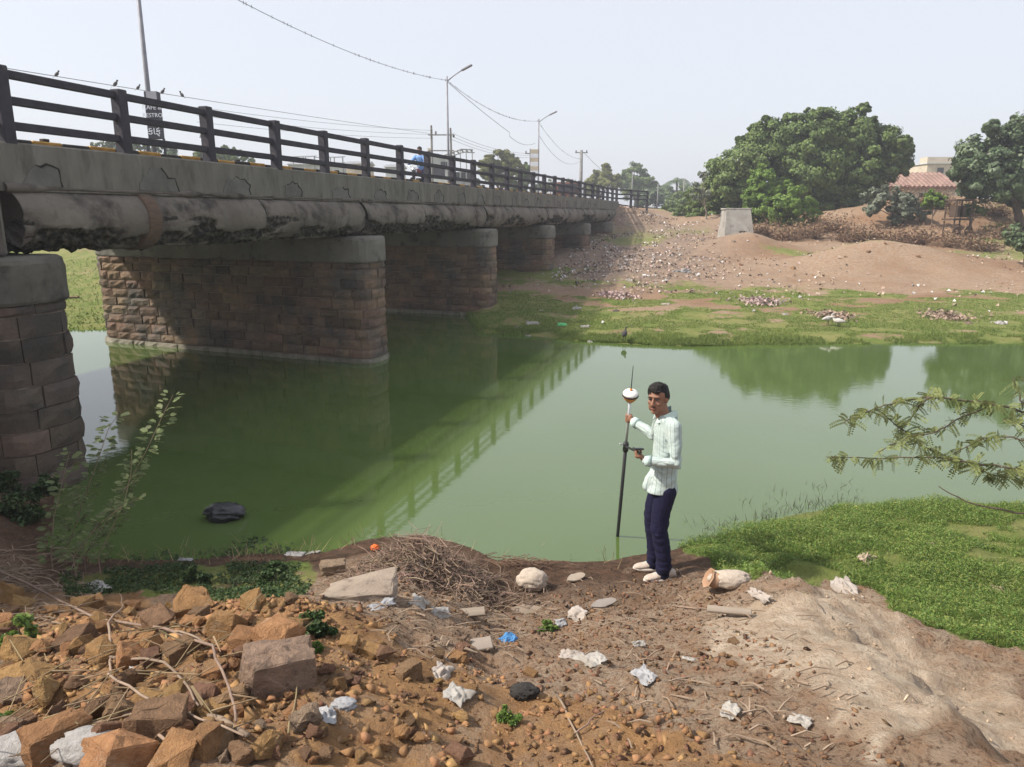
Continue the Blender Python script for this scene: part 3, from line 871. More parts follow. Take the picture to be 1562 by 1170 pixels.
tree("slender_tree", "thin pale-stemmed young tree standing on the dirt slope left of the block", "tree", 49, [(1070, 282, 14), (1062, 296, 10), (1080, 296, 9), (1074, 268, 8)], lf_grey, .20, (1076, 344), .35, 10, .07, barkm=bark_pale, back=False, limbs=4)
tree("grey_shrub", "grey-green broad-leaved shrub below the red tiled roof", "shrub", 44, [(1340, 300, 15), (1365, 306, 18), (1388, 318, 17), (1330, 316, 13), (1372, 326, 15), (1405, 328, 10)], lf_grey, .26, (1365, 345), .6, 11, .07)
tree("small_bush", "small round green bush on the brown bank beside the wooden cart", "shrub", 43, [(1424, 302, 12), (1416, 308, 10), (1434, 308, 9)], lf_bright, .20, (1424, 322), .6, 12, .04)
tree("bank_bush", "low dark green bush at the foot of the far right dirt mound", "shrub", 31, [(1556, 354, 14), (1575, 364, 18), (1546, 366, 10), (1590, 355, 20), (1560, 374, 12)], lf_dark, .18, (1566, 380), .7, 13, .04)
tree("bank_bush", "thin green bush on the brown bank right of the wooden cart", "shrub", 42, [(1482, 318, 9), (1496, 322, 8), (1472, 324, 7)], lf_neem, .18, (1484, 332), .5, 14, .04)
# trees beyond the bridge end
T = "trees beyond the bridge"
tree("distant_tree", "pale olive hazy tree just beyond the railing end", "tree", 105, [(905, 282, 13), (922, 270, 14), (912, 272, 12), (932, 280, 13), (900, 290, 9), (926, 256, 7)], lf_olive, .45, (915, 312), .8, 21, .2, T)
tree("distant_tree", "tall grey-green hazy tree beyond the railing end", "tree", 125, [(952, 275, 13), (968, 265, 15), (985, 276, 13), (960, 288, 15), (980, 292, 14), (995, 285, 9)], lf_neem, .5, (968, 312), .8, 22, .25, T)
tree("distant_tree", "low hazy tree right of the tall grey-green one", "tree", 135, [(1006, 292, 9), (1018, 288, 8), (1012, 300, 11), (1050, 298, 10), (1044, 286, 7), (1028, 300, 10)], lf_neem, .5, (1015, 312), .7, 23, .2, T)
tree("distant_tree", "pale green bushy tree behind the bridge right of the sheds", "tree", 82, [(745, 250, 13), (760, 243, 13), (775, 244, 14), (785, 255, 12), (750, 264, 14), (772, 268, 16), (740, 262, 9)], lf_olive, .36, (765, 300), .8, 24, .2, T)
tree("distant_tree", "small grey tree behind the bridge beside the thin utility pole", "tree", 88, [(802, 258, 9), (796, 266, 9), (808, 268, 9), (802, 278, 10)], lf_neem, .36, (802, 300), .7, 25, .15, T)
tree("distant_tree", "low hazy tree line seen below the railing near the sign", "tree", 70, [(165, 222, 12), (178, 226, 10), (200, 220, 11), (150, 226, 10), (225, 228, 12), (245, 226, 8), (260, 232, 10)], lf_dark, .35, (190, 260), .35, 26, .15, T)
tree("distant_tree", "low green tree tops showing behind the railing left of the canopies", "tree", 75, [(345, 236, 11), (362, 238, 10), (330, 240, 10), (378, 246, 9), (300, 236, 8)], lf_neem, .36, (345, 270), .6, 27, .15, T)
for k, (px, py, r_, Y, lab) in enumerate([(1020, 322, 12, 70, "hazy roadside bush at the end of the railing"), (1040, 326, 11, 62, "green bush on top of the garbage slope"),
                                          (1062, 330, 10, 58, "green bush beside the thin pale-stemmed tree")]):
    tree("roadside_bush", lab, "shrub", Y, [(px, py, r_), (px + 12, py + 3, r_ * .8), (px - 10, py + 4, r_ * .7)], lf_neem, .26, (px, py + 12), .6, 40 + k, .05)
for k, px in enumerate((820, 840, 868, 790, 725)):
    tree("roadside_bush", ["dark bush behind the railing under the boards on the lamp post", "spiky dark bush behind the railing left of the lorry", "palm-like bush above the brown lorry",
                           "grey bush behind the railing under the thin utility pole", "low bush beside the metal frame building"][k], "shrub", 78 + k, [(px, 282, 8), (px + 8, 286, 7), (px - 6, 288, 6)], lf_dark, .3, (px, 305), .4, 50 + k, .06)

tree("distant_tree", "hazy bushy tree between the slim pole and the roadside bushes", "tree", 85, [(1062, 296, 15), (1050, 304, 12), (1075, 300, 14), (1040, 312, 10), (1066, 314, 14)], lf_neem, .4, (1060, 318), .8, 28, .15, T)
tree("distant_tree", "hazy tree behind the short thin pole", "tree", 110, [(992, 298, 12), (1006, 302, 12), (980, 304, 12), (1020, 308, 12), (1032, 312, 10)], lf_dark, .45, (1000, 316), .8, 29, .15, T)
tree("distant_tree", "low hazy tree right under the palm", "tree", 100, [(1036, 304, 11), (1048, 308, 9), (1024, 312, 9)], lf_neem, .4, (1036, 316), .8, 30, .12, T)
# palm
pal = at(1030, 312, 118); z0 = hz(pal.x, 118)
palm = empty("palm_tree", (pal.x, 118, z0)); tag(palm, "coconut palm with drooping fronds among the hazy distant trees", "palm tree")
ptop = at(1031, 276, 118); hh = ptop.z - z0
MB().tube([(0, 0, -.2), (.15, 0, hh * .5), (.1, 0, hh)], [.22, .17, .13], 8).build("trunk", bark, palm)
for k in range(13):
    a = 2 * math.pi * k / 13 + random.uniform(-.2, .2)
    el = random.uniform(.1, 1.0)
    mb = MB(); pts = []
    for j in range(7):
        t = j / 6
        pts.append(Vector((.1 + math.cos(a) * 3.0 * t * math.cos(el * .7), math.sin(a) * 3.0 * t * math.cos(el * .7), hh + 2.6 * t * math.sin(el) - 2.0 * t * t)))
    mb.tube(pts, [.05, .04, .04, .03, .03, .02, .01], 4)
    for j in range(1, 7):
        for sgn in (-1, 1):
            d = (pts[j] - pts[j - 1]).normalized(); sd_ = d.cross(Vector((0, 0, 1))).normalized() * sgn
            for q in (0, .5):
                b0 = pts[j - 1].lerp(pts[j], q)
                tip = b0 + sd_ * .75 + d * .35 - Vector((0, 0, .35))
                mb.add([b0, b0 + d * .16, tip], [(0, 1, 2)])
    mb.build("frond", lf_dark, palm)

# dry brown brush on the far bank
def dry_bush(px, py, rpx, Y, seed, label, leafs=650):
    g = np.random.default_rng(seed)
    c = at(px, py, Y); z0 = hz(c.x, Y); r_ = rpx * pxm(Y)
    root = empty("dry_bush", (c.x, Y, z0 - .03)); tag(root, label, "dry bush", "dry brown brush along the far bank")
    mb = MB()
    for _ in range(120):
        a = g.uniform(0, 6.28); e = g.uniform(.15, 1.4)
        d = Vector((math.cos(a) * math.cos(e) * 1.6, math.sin(a) * math.cos(e), math.sin(e) * .8)) * r_ * g.uniform(.6, 1.15)
        b0 = Vector((g.uniform(-.7, .7) * r_, g.uniform(-.3, .3) * r_, 0))
        mid = b0 + d * .55 + Vector((0, 0, r_ * .15))
        mb.tube([b0, mid, b0 + d + Vector((0, 0, -r_ * .12))], [.02, .013, .006], 3, cap=False)
    mb.build("twigs", bark_dry, root)
    P = np.concatenate([g.normal(size=(leafs, 3)) * np.array([.75, .40, .42]) * r_ + np.array([0, 0, r_ * .40])])
    P = P[P[:, 2] > 0]
    link("dry_leaves", leaf_mesh("dry_leaves", P, np.full(len(P), .16), .35, .2, seed), lf_dry, root)
bark_dry = mat("dry_twig", (.23, .15, .10), (.15, .095, .065), 6, .95, rnd=.2)
bark_twig = mat("grey_twig", (.30, .22, .165), (.19, .135, .10), 10, .95, rnd=.2)
DB = [(1165, 352, 20, 42, "dry brown brush just right of the concrete block"), (1200, 358, 18, 41, "dry brown brush below the bright green shrubs"),
      (1235, 350, 22, 41.5, "tangled dry brush under the neem tree"), (1272, 326, 24, 43, "tall rounded heap of dry brown branches under the neem tree"),
      (1300, 345, 20, 41, "dry brown brush right of the rounded branch heap"), (1335, 348, 22, 41, "dry brown brush below the grey-green shrub"),
      (1375, 352, 22, 40, "dry brown brush behind the pale dirt mound"), (1412, 350, 22, 40, "dry brown brush left of the wooden cart"),
      (1455, 346, 24, 39, "dry brown brush in front of the wooden cart"), (1500, 352, 24, 38, "dry brown brush right of the wooden cart"),
      (1535, 330, 20, 41, "dry brown brush under the dark bushy tree"), (1405, 285, 16, 46, "dry brown creeper below the red roof corner"),
      (1440, 288, 18, 46, "dry brown creeper at the foot of the cream building"), (1380, 282, 16, 47, "dry brown creeper under the red tiles"),
      (1520, 300, 22, 45, "dry brown brush behind the dark tree trunk"), (1470, 300, 14, 45, "dry brown brush behind the wooden cart")]
for k, (px, py, rp, Y, lab) in enumerate(DB): dry_bush(px, py, rp, Y, 100 + k, lab)

# concrete block
cb = mat("block_concrete", (.36, .34, .31), (.24, .225, .20), 2.5, .92, .5, 14, c3=(.14, .13, .12), c3scale=3, c3lo=.55, c3hi=.7)
b0, Yb = at(1121, 362, 41), 41
zb = hz(b0.x, Yb) - .15
k_ = pxm(Yb)
blk = empty("concrete_block", (b0.x, Yb, zb), 0.0)
tag(blk, "tapered grey concrete block with a small square hole on the far dirt slope", "concrete block")
ht = at(1121, 320, Yb).z - zb
lo_w, hi_w = 44 * k_, 35 * k_
def frus(z): 
    t = z / ht
    return lo_w / 2 * (1 - t) + hi_w / 2 * t, .9 * (1 - t) + .35 * t
mb = MB(); V = []
hz0, hz1, hx0, hx1 = ht * .22, ht * .36, .02, .34
for z in (0, hz0, hz1, ht):
    a, d = frus(z)
    V += [(-a, -d, z), (hx0, -d, z), (hx1, -d, z), (a, -d, z), (a, .6, z), (-a, .6, z)]
fs = []
for r_ in range(3):
    for c in range(6):
        if r_ == 1 and c == 1: continue
        fs.append((r_ * 6 + c, r_ * 6 + (c + 1) % 6, (r_ + 1) * 6 + (c + 1) % 6, (r_ + 1) * 6 + c))
fs.append((18, 19, 20, 21, 22, 23))
mb.add(V, fs)
dh = frus(hz0)[1]
q = [(hx0, -dh, hz0), (hx1, -dh, hz0), (hx1, -frus(hz1)[1], hz1), (hx0, -frus(hz1)[1], hz1)]
q2 = [(x, y + .3, z) for x, y, z in q]
mb.add(q + q2, [(0, 1, 5, 4), (1, 2, 6, 5), (2, 3, 7, 6), (3, 0, 4, 7), (4, 5, 6, 7)])
mb.build("block_body", cb, blk)
MB().box((0, 0.12, ht + .04), (hi_w + .12, .95, .09), bev=.02).build("coping", cb, blk)

# wooden cart
wood = mat("old_wood", (.10, .065, .045), (.055, .038, .03), 6, .9, .5, 20)
c0 = at(1461, 330, 41.5); zc = hz(c0.x, 41.5)
ct = empty("hand_cart", (c0.x, 41.5, zc), .3); tag(ct, "small dark wooden hand cart standing on the brown bank", "cart")
hc = at(1461, 303, 41.5).z - zc
MB().box((0, 0, hc * .96), (1.25, .8, .09), bev=.01).build("roof_board", wood, ct)
MB().box((0, 0, hc * .45), (1.4, .8, .10), bev=.01).build("cart_bed", wood, ct)
for sx in (-1, 1):
    for sy in (-1, 1): MB().tube([(sx * .55, sy * .33, 0), (sx * .55, sy * .33, hc * .94)], .045, 6).build("leg", wood, ct)
for sx in (-.25, .15): MB().box((sx, 0, hc * .66), (.22, .5, hc * .3), bev=.02).build("crate", wood, ct)
for sx in (-.4, .4): MB().lathe((sx, -.44, .28), [(.05, -.02), (.28, -.02), (.28, .02), (.05, .02)], 16, Vector((0, 1, 0))).build("wheel", wood, ct)

# red tiled house and cream building
tile = mat("clay_tile", (.31, .20, .165), (.22, .14, .115), 3, .9, .4, 20, rnd=.15)
plast = mat("pale_plaster", (.55, .48, .38), (.42, .36, .28), 2, .9, .3)
plast_g = mat("grey_plaster", (.50, .52, .52), (.40, .42, .43), 2, .9, .3)
glass_d = mat("dark_window", (.03, .035, .04), (.05, .055, .06), 3, .25)
metal = mat("galvanised_metal", (.36, .37, .38), (.25, .26, .27), 4, .5, metallic=.5)
Yh = 60
a_, b_ = at(1335, 285, Yh), at(1462, 264, Yh)
zg = 3.0
hs = empty("tiled_house", ((a_.x + b_.x) / 2, Yh, zg)); tag(hs, "low house with a red clay tiled roof behind the dry bank", "house")
W_ = (b_.x - a_.x); ze, zr = a_.z - zg, b_.z - zg
MB().box((0, 2.0, ze / 2), (W_ - .4, 4.6, ze)).build("wall", plast, hs)
rf = MB(); rf.add([(-W_ / 2, -.6, ze - .1), (W_ / 2, -.6, ze - .1), (W_ / 2, 2.0, zr), (-W_ / 2, 2.0, zr), (W_ / 2, 4.6, ze - .1), (-W_ / 2, 4.6, ze - .1)], [(0, 1, 2, 3), (3, 2, 4, 5), (0, 3, 5), (1, 4, 2)])
roof = rf.build("roof", tile, hs)
tm = MB(); tm.tube([(0, 0, 0), (0, .26, .13 * 2)], [.085, .075], 6)
sl = Vector((0, 2.6, zr - ze + .1)); L_ = sl.length
tme = bpy.data.meshes.new("roof_tile")
tmb = MB().tube([(0, 0, 0), (0, L_ / 6 * 1.08, .02)], [.17, .15], 7); tme.from_pydata(tmb.v, [], tmb.f); tme.materials.append(tile)
nt_ = int(W_ / .36)
for i in range(nt_):
    for j in range(6):
        o = link("tile", tme, None, roof); o.location = Vector((-W_ / 2 + .2 + i * .36, -.62, ze - .07)) + sl * (j / 6.0)
        o.rotation_euler = (math.atan2(sl.z, sl.y), 0, random.uniform(-.03, .03))
MB().box((W_ * .1, -.32, ze * .5), (1.0, .06, 1.2)).build("window", glass_d, hs)
Yc = 85
a_, b_ = at(1417, 262, Yc), at(1450, 250, Yc)
cbld = empty("cream_building", ((a_.x + b_.x) / 2 + 1, Yc, 3.2)); tag(cbld, "cream flat-roofed building rising behind the red tiled roof", "building")
Wc, hc_ = (b_.x - a_.x) + 2.5, b_.z - 3.2
MB().box((0, 2, hc_ / 2), (Wc, 4, hc_)).build("wall", plast, cbld)
MB().box((0, 2, hc_ + .06), (Wc + .3, 4.3, .12)).build("roof_slab", plast_g, cbld)
MB().box((-.5, 1.5, hc_ + .45), (Wc - 1.6, 1.6, .66)).build("parapet_room", plast, cbld)
for sx in (-.9, .6): MB().box((sx, -.03, hc_ - .7), (.7, .06, .6)).build("window", glass_d, cbld)

# ------------------------------------------------------------------ lamp posts, poles and wires
lampm = mat("lamp_post_grey", (.30, .30, .33), (.20, .20, .23), 3, .6, metallic=.3)
polem = mat("utility_pole", (.26, .25, .25), (.17, .165, .16), 3, .9, .3)
ins = mat("insulator", (.10, .07, .06), (.07, .05, .05), 3, .4)
wirem = mat("wire_black", (.22, .22, .23), (.16, .16, .17), 3, .7)
def lamp(s, label, ztop=10.15, arm=True):
    o = empty("street_lamp", BP(s, -7.85, 3.3), -BA); tag(o, label, "street lamp", "street lamps along the bridge")
    h = ztop - 3.3
    MB().tube([(0, 0, 0), (0, 0, h * .5), (0, 0, h)], [.075, .06, .045], 10).build("pole", lampm, o, True)
    MB().box((0, 0, .3), (.26, .26, .6), bev=.02).build("base", conc, o)
    MB().tube([(0, 0, h - .25), (.4, 0, h + .02), (.85, -.02, h + .25)], [.032, .03, .028], 8).build("arm", lampm, o, True)
    MB().box((1.12, -.02, h + .36), (.62, .20, .085), (Vector((.92, 0, .39)).normalized(), Vector((0, 1, 0)), Vector((-.39, 0, .92)).normalized()), .02).build("lamp_head", lampm, o)
    return o
l1 = lamp(2.1, "tall street lamp carrying the dark cafe signboard")
l2 = lamp(23.45, "street lamp rising in front of the metal frame building")
l3 = lamp(42.0, "street lamp carrying a ladder of pale square boards")
# signboard with lettering
signk = mat("sign_black", (.045, .045, .06), (.03, .03, .042), 4, .5)
signw = mat("sign_white", (.72, .74, .80), (.6, .62, .68), 4, .6)
signg = mat("sign_grey", (.34, .34, .37), (.26, .26, .3), 4, .6)
orange = mat("orange_paint", (.50, .24, .10), (.38, .18, .08), 5, .7)
YS = BP(2.1, -7.85, 0).y - .35
tl, br_ = at(220, 140, YS), at(247, 212, YS)
sg = empty("signboard", ((tl.x + br_.x) / 2, YS, 3.3)); tag(sg, "tall dark cafe signboard with white lettering hung on the street lamp", "sign")
Ws, Hs = (br_.x - tl.x), (tl.z - br_.z)
zc_ = (tl.z + br_.z) / 2 - 3.3
MB().box((.03, 0, zc_), (Ws, .22, Hs), bev=.01).build("board", signk, sg)
MB().box((.06, -.118, zc_ + Hs * .41), (Ws * .80, .012, Hs * .17)).build("top_panel", signg, sg)
for sx in (-.22, .22): MB().box((sx, 0, (zc_ - Hs / 2) / 2), (.05, .05, zc_ - Hs / 2)).build("leg", signk, sg)
MB().box((.06, -.08, zc_ - Hs * .60), (Ws * .62, .05, .16)).build("orange_panel", orange, sg)
def text(body, size, loc, m, parent, rot=(R(90), 0, 0), name="lettering"):
    cu = bpy.data.curves.new(name, 'FONT')
    cu.body = body; cu.size = size; cu.align_x = 'CENTER'; cu.align_y = 'CENTER'; cu.extrude = .004
    o = bpy.data.objects.new(name, cu); COL.objects.link(o)
    dg = bpy.context.evaluated_depsgraph_get()
    me = bpy.data.meshes.new_from_object(o.evaluated_get(dg))
    bpy.data.objects.remove(o)
    me.materials.clear(); me.materials.append(m)
    q = link(name, me, None, parent); q.location = loc; q.rotation_euler = rot
    return q
text("CAFE &", .155, (.04, -.118, at(232, 165, YS).z - 3.3), signw, sg)
text("RESTRO", .145, (.04, -.118, at(232, 177, YS).z - 3.3), signw, sg)
text("\u0a95\u0abe\u0aab\u0ac7", .26, (.04, -.118, at(232, 201, YS).z - 3.3), signw, sg)
# ladder of pale boards on lamp three
lb = empty("board_ladder", BP(42.0, -8.05, 3.3), 0); tag(lb, "ladder of pale square boards fixed below the lamp", "sign")
yk = pxm(59)
for k in range(6):
    z = at(823, 231 + k * 6.5, 59).z - 3.3
    MB().box((-.12, -.2, z), (.62, .04, .30), bev=.01).build("board", signw if k % 2 else plast, lb)
for sx in (-.45, .2): MB().tube([(sx, -.16, at(823, 269, 59).z - 3.3), (sx, -.16, at(823, 227, 59).z - 3.3)], .03, 5).build("rail", signk, lb)

def upole(px, py_top, Y, label, arms=1, r_=.11, zg=None):
    t = at(px, py_top, Y); z0 = 3.2 if zg is None else zg
    o = empty("utility_pole", (t.x, Y, z0)); tag(o, label, "utility pole")
    h = t.z - z0
    MB().tube([(0, 0, -.1), (0, 0, h)], [r_, r_ * .75], 8).build("shaft", polem, o, True)
    for k in range(arms):
        z = h - .25 - .7 * k
        MB().box((0, 0, z), (1.3, .09, .09)).build("crossarm", polem, o)
        for sx in (-.55, .55, 0) if k == 0 else (-.5, .5): MB().lathe((sx, 0, z + .04), [(.03, 0), (.07, .04), (.05, .1), (.07, .14), (.02, .22)], 8).build("insulator", ins, o)
    return o
upole(887, 229, 80, "thick grey concrete utility pole beside the railing end", 1, .20)
upole(811, 230, 75, "thin utility pole with forked insulators near the small grey tree", 1, .08)
upole(965, 262, 110, "thin pale utility pole in front of the hazy trees", 0, .10)
upole(1004, 280, 105, "short thin pole between the hazy trees and the palm", 0, .09)
upole(1044, 272, 100, "slim pole standing right of the palm", 0, .10)
upole(315, 205, 70, "short forked utility pole behind the railing", 1, .07)
# transformer structure
Yt = 62
tp = empty("transformer_poles", (at(672, 240, Yt).x, Yt, 3.2)); tag(tp, "twin-pole transformer stand with crossbars behind the bridge", "transformer")
x1, x2 = at(659, 240, Yt).x - tp.location.x, at(688, 240, Yt).x - tp.location.x
zt1, zt2 = at(659, 196, Yt).z - 3.2, at(688, 200, Yt).z - 3.2
for x, z in ((x1, zt1), (x2, zt2)): MB().tube([(x * 1.05, 0, -.1), (x, 0, z)], [.11, .085], 8).build("pole", polem, tp)
for py in (206, 230): MB().box(((x1 + x2) / 2, -.1, at(672, py, Yt).z - 3.2), (x2 - x1 + .5, .09, .09)).build("crossbar", polem, tp)
for x, z in ((x1, zt1 - .35), (x1 + .35, zt1 - .45), (x2, zt2), (x2 + .25, zt2 - .5), (x1, zt1)): MB().lathe((x, -.05, z), [(.03, 0), (.09, .05), (.06, .12), (.09, .17), (.02, .26)], 8).build("insulator", ins, tp)
MB().box(((x1 + x2) / 2 - .2, -.1, at(672, 262, Yt).z - 3.2), (.9, .6, .95), bev=.05).build("transformer_tank", signk, tp)
# metal frame building, sheds and canopies behind the bridge
Ym = 68
mbx = empty("frame_building", (at(700, 270, Ym).x, Ym, 3.2)); tag(mbx, "pale building with a slanting metal frame canopy behind the bridge", "building")
def lx(px): return at(px, 270, Ym).x - mbx.location.x
def lz(py): return at(700, py, Ym).z - 3.2
MB().box(((lx(660) + lx(690)) / 2, 2, lz(236) / 2), (lx(690) - lx(660), 3.5, lz(236))).build("wall", plast_g, mbx)
MB().box(((lx(692) + lx(722)) / 2, 2, lz(262) / 2), (lx(722) - lx(692), 3.5, lz(262))).build("wall", metal, mbx)
MB().box(((lx(650) + lx(668)) / 2, 1.6, lz(236) + .05), (lx(668) - lx(646), 3, .1)).build("roof_slab", plast_g, mbx)
MB().box((lx(653), 1.6, lz(232)), (.28, .28, .9)).build("chimney", plast, mbx)
for i in range(8):
    t = i / 7
    MB().box((lx(672 + 46 * t), 1.2, lz(240 - 12 * min(1, t * 1.3))), (.10, 3.0, .08)).build("canopy_bar", metal, mbx)
for yy in (-.3, 2.7): MB().tube([(lx(670), yy, lz(240)), (lx(705), yy, lz(228)), (lx(722), yy, lz(229))], .06, 6).build("canopy_beam", metal, mbx)
for px in (694, 703, 712, 721): MB().tube([(lx(px), -.3, 0), (lx(px), -.3, lz(230))], .045, 6).build("post", metal, mbx)
for px in (676, 684, 697, 706, 714):
    MB().box((lx(px), .22, lz(252) if px < 690 else lz(268)), (.42, .06, .6)).build("window", glass_d, mbx)
def canopy(pxa, pxb, pyt, pyb, Y, label):
    o = empty("sun_canopy", (at((pxa + pxb) / 2, 260, Y).x, Y, 3.2)); tag(o, label, "canopy", "metal canopies behind the bridge")
    w = (at(pxb, 260, Y).x - at(pxa, 260, Y).x); zt, zl = at(500, pyt, Y).z - 3.2, at(500, pyb, Y).z - 3.2
    mb = MB(); mb.add([(-w / 2, -1, zl), (w * .35, -1, zl), (w / 2, 1, zt), (-w * .15, 1, zt), (-w / 2, -1, zl - .06), (w * .35, -1, zl - .06), (w / 2, 1, zt - .06), (-w * .15, 1, zt - .06)],
                      [(0, 1, 2, 3), (7, 6, 5, 4), (0, 4, 5, 1), (1, 5, 6, 2), (2, 6, 7, 3), (3, 7, 4, 0)])
    mb.build("panel_roof", metal, o)
    for x, y, z in ((-w * .3, -.9, zl), (w * .25, -.9, zl), (w * .4, .9, zt), (-w * .1, .9, zt)): MB().tube([(x, y, 0), (x, y, z - .03)], .05, 6).build("post", metal, o)
canopy(446, 480, 236, 240, 66, "grey sloped metal canopy near the third railing bay")
canopy(486, 524, 237, 241, 66, "grey sloped metal canopy left of the long pale shed")
def shed(pxa, pxb, pyt, Y, label, m_):
    o = empty("pale_shed", (at((pxa + pxb) / 2, 260, Y).x, Y, 3.2)); tag(o, label, "shed")
    w = (at(pxb, 260, Y).x - at(pxa, 260, Y).x); h = at((pxa + pxb) / 2, pyt, Y).z - 3.2
    MB().box((0, 1.5, h / 2), (w, 3, h)).build("wall", m_, o)
    mb = MB(); mb.add([(-w / 2 - .15, -.3, h), (w / 2 + .15, -.3, h), (w / 2 + .15, 1.5, h + .35), (-w / 2 - .15, 1.5, h + .35), (w / 2 + .15, 3.3, h), (-w / 2 - .15, 3.3, h)], [(0, 1, 2, 3), (3, 2, 4, 5), (0, 3, 5), (1, 4, 2)])
    mb.build("roof", metal, o)
    for k in range(3): MB().box((-w * .3 + k * w * .3, -.03, h * .6), (w * .12, .05, h * .3)).build("window", glass_d, o)
shed(440, 520, 251, 80, "long low pale shed under the metal canopies", plast_g)
shed(528, 562, 250, 78, "pale shed with light roof right of the canopies", plast)
shed(588, 612, 255, 74, "small pale shed behind the railing left of the motorcyclist", plast_g)

def wire(pts, label, r_=.012, hairy=0):
    mb = MB(); mb.tube(pts, r_, 4, cap=False)
    if hairy:
        g = random.Random(len(label))
        for i in range(hairy):
            a = g.randint(0, len(pts) - 2); p = Vector(pts[a]).lerp(Vector(pts[a + 1]), g.random())
            mb.tube([p + Vector((0, 0, -.05)), p + Vector((0, 0, .06))], .011, 4)
    o = mb.build("overhead_wire", wirem); tag(o, label, "wire", "overhead wires by the bridge")
    return o
def sag(a, b, s_, n=24):
    a, b = Vector(a), Vector(b)
    return [a.lerp(b, t / n) - Vector((0, 0, s_ * 4 * (t / n) * (1 - t / n))) for t in range(n + 1)]
def LP(s, z): return BP(s, -7.85, z)
wire(sag(LP(2.1, 9.9), LP(23.45, 9.95), .55), "drooping festoon wire running to the lamp before the frame building", .011, 46)
wire(sag(LP(23.45, 9.95), LP(42.0, 10.0), .62), "drooping festoon wire between the two lamps with heads", .011, 46)
wire(sag(LP(23.45, 9.9), LP(41.9, 7.8), .2, 10)[:7] + sag(LP(34.5, 8.2), LP(41.0, 8.3), .3, 8), "loose second strand hanging below the festoon wire", .014)
wire(sag(LP(42.0, 9.9), at(887, 242, 80), .7), "drooping wire from the boarded lamp to the thick pole", .011, 24)
wire(sag(LP(42.0, 9.0), at(885, 246, 80), 1.0), "lower wire from the boarded lamp to the thick pole", .014)
wire(sag(at(890, 232, 80), at(960, 285, 108), .5), "wire running down from the thick pole towards the trees", .02)
Yw = 40
wire(sag(at(-40, 96, 24), at(659, 204, Yt), .08), "thin wire with perched birds crossing above the railing", .014)
for k, (ya, yb) in enumerate(((163, 199), (176, 205), (186, 211))):
    wire(sag(at(300, ya, 45), at(659 + k, yb, Yt), .2), ["upper thin wire reaching the twin-pole stand", "middle thin wire reaching the twin-pole stand", "lower thin wire reaching the twin-pole stand"][k], .014)
    wire(sag(at(690, 203 + 5 * k, Yt), at(811, 234 + 3 * k, 75), .4), ["upper thin wire from the stand to the forked pole", "middle thin wire from the stand to the forked pole", "lower thin wire from the stand to the forked pole"][k], .014)
# birds
birdm = mat("bird_dark", (.035, .033, .035), (.06, .055, .05), 8, .8)
birdw = mat("bird_white", (.50, .48, .45), (.38, .36, .33), 8, .8)
def bird_mesh(name, m_):
    bm = bmesh.new()
    bmesh.ops.create_uvsphere(bm, u_segments=10, v_segments=7, radius=1)
    for v in bm.verts:
        x, y, z = v.co
        t = x
        v.co = Vector((x * .095, y * .058 * (1 - .25 * t), z * .062 + x * .04))
    h = bmesh.ops.create_uvsphere(bm, u_segments=8, v_segments=6, radius=.035)
    for v in h['verts']: v.co += Vector((.10, 0, .085))
    def tri(a): bm.faces.new([bm.verts.new(p) for p in a])
    tri([(.125, .008, .085), (.125, -.008, .085), (.165, 0, .08)])
    tri([(-.08, .02, -.04), (-.08, -.02, -.04), (-.19, -.018, -.085), (-.19, .018, -.085)])
    me = bpy.data.meshes.new(name); bm.to_mesh(me); bm.free(); me.materials.append(m_)
    return me
bme = bird_mesh("perched_bird", birdm)
bw = sag(at(-40, 96, 24), at(659, 204, Yt), .08, 400)
def pxof(p):
    d = Vector(p) - Vector((0, 0, HC)); fz = d.y * CP - d.z * SP
    return 781 + F * d.x / fz
for px in (86, 175, 212, 249, 277):
    p = min(bw, key=lambda q: abs(pxof(q) - px))
    o = link("perched_bird", bme); o.location = p + Vector((0, 0, .07)); o.rotation_euler = (0, -.3, random.choice((.4, 2.8, 1.2))); s_ = random.uniform(.85, 1.1); o.scale = (s_,) * 3
    tag(o, "small dark bird perched on the thin wire above the railing", "bird", "birds perched on the wire")
# egrets on the far grass
def egret(px, py, label, m_, h=.30, rz=0.3):
    p = hit(px, py); o = empty("egret" if m_ is birdw else "pond_bird", p, rz); tag(o, label, "bird", "birds on the far bank")
    mb = MB(); mb.tube([(-.20, 0, h * .62), (-.10, 0, h * .66), (0, 0, h * .68), (.09, 0, h * .72), (.13, 0, h * .9), (.12, 0, h * 1.02), (.16, 0, h * 1.06), (.24, 0, h * 1.03)], [.01, .05, .075, .055, .022, .02, .026, .004], 8)
    mb.build("body", m_, o, True)
    for sy in (-.025, .025): MB().tube([(0, sy, 0), (.01, sy, h * .62)], .007, 4).build("leg", birdm, o)
egret(1262, 497, "small white egret standing on the far grass by the trash line", birdw)
egret(1278, 499, "white egret bending low beside another on far grass", birdw, .25, 2.6)
egret(952, 523, "grey pond bird standing at the far water edge", birdm, .34, 1.2)

# ------------------------------------------------------------------ road, vehicles
mb = MB()
pts = [(34.0, 3.86), (38, 3.78), (45, 3.72), (90, 3.70), (140, 3.70), (260, 3.70)]
V, fs = [], []
for i, (s, z) in enumerate(pts): V += [BP(s, -7.2, z), BP(s, -.7, z)]
mb.add(V, [(2 * i, 2 * i + 1, 2 * i + 3, 2 * i + 2) for i in range(len(pts) - 1)])
tag(mb.build("road", asph), kind='structure')

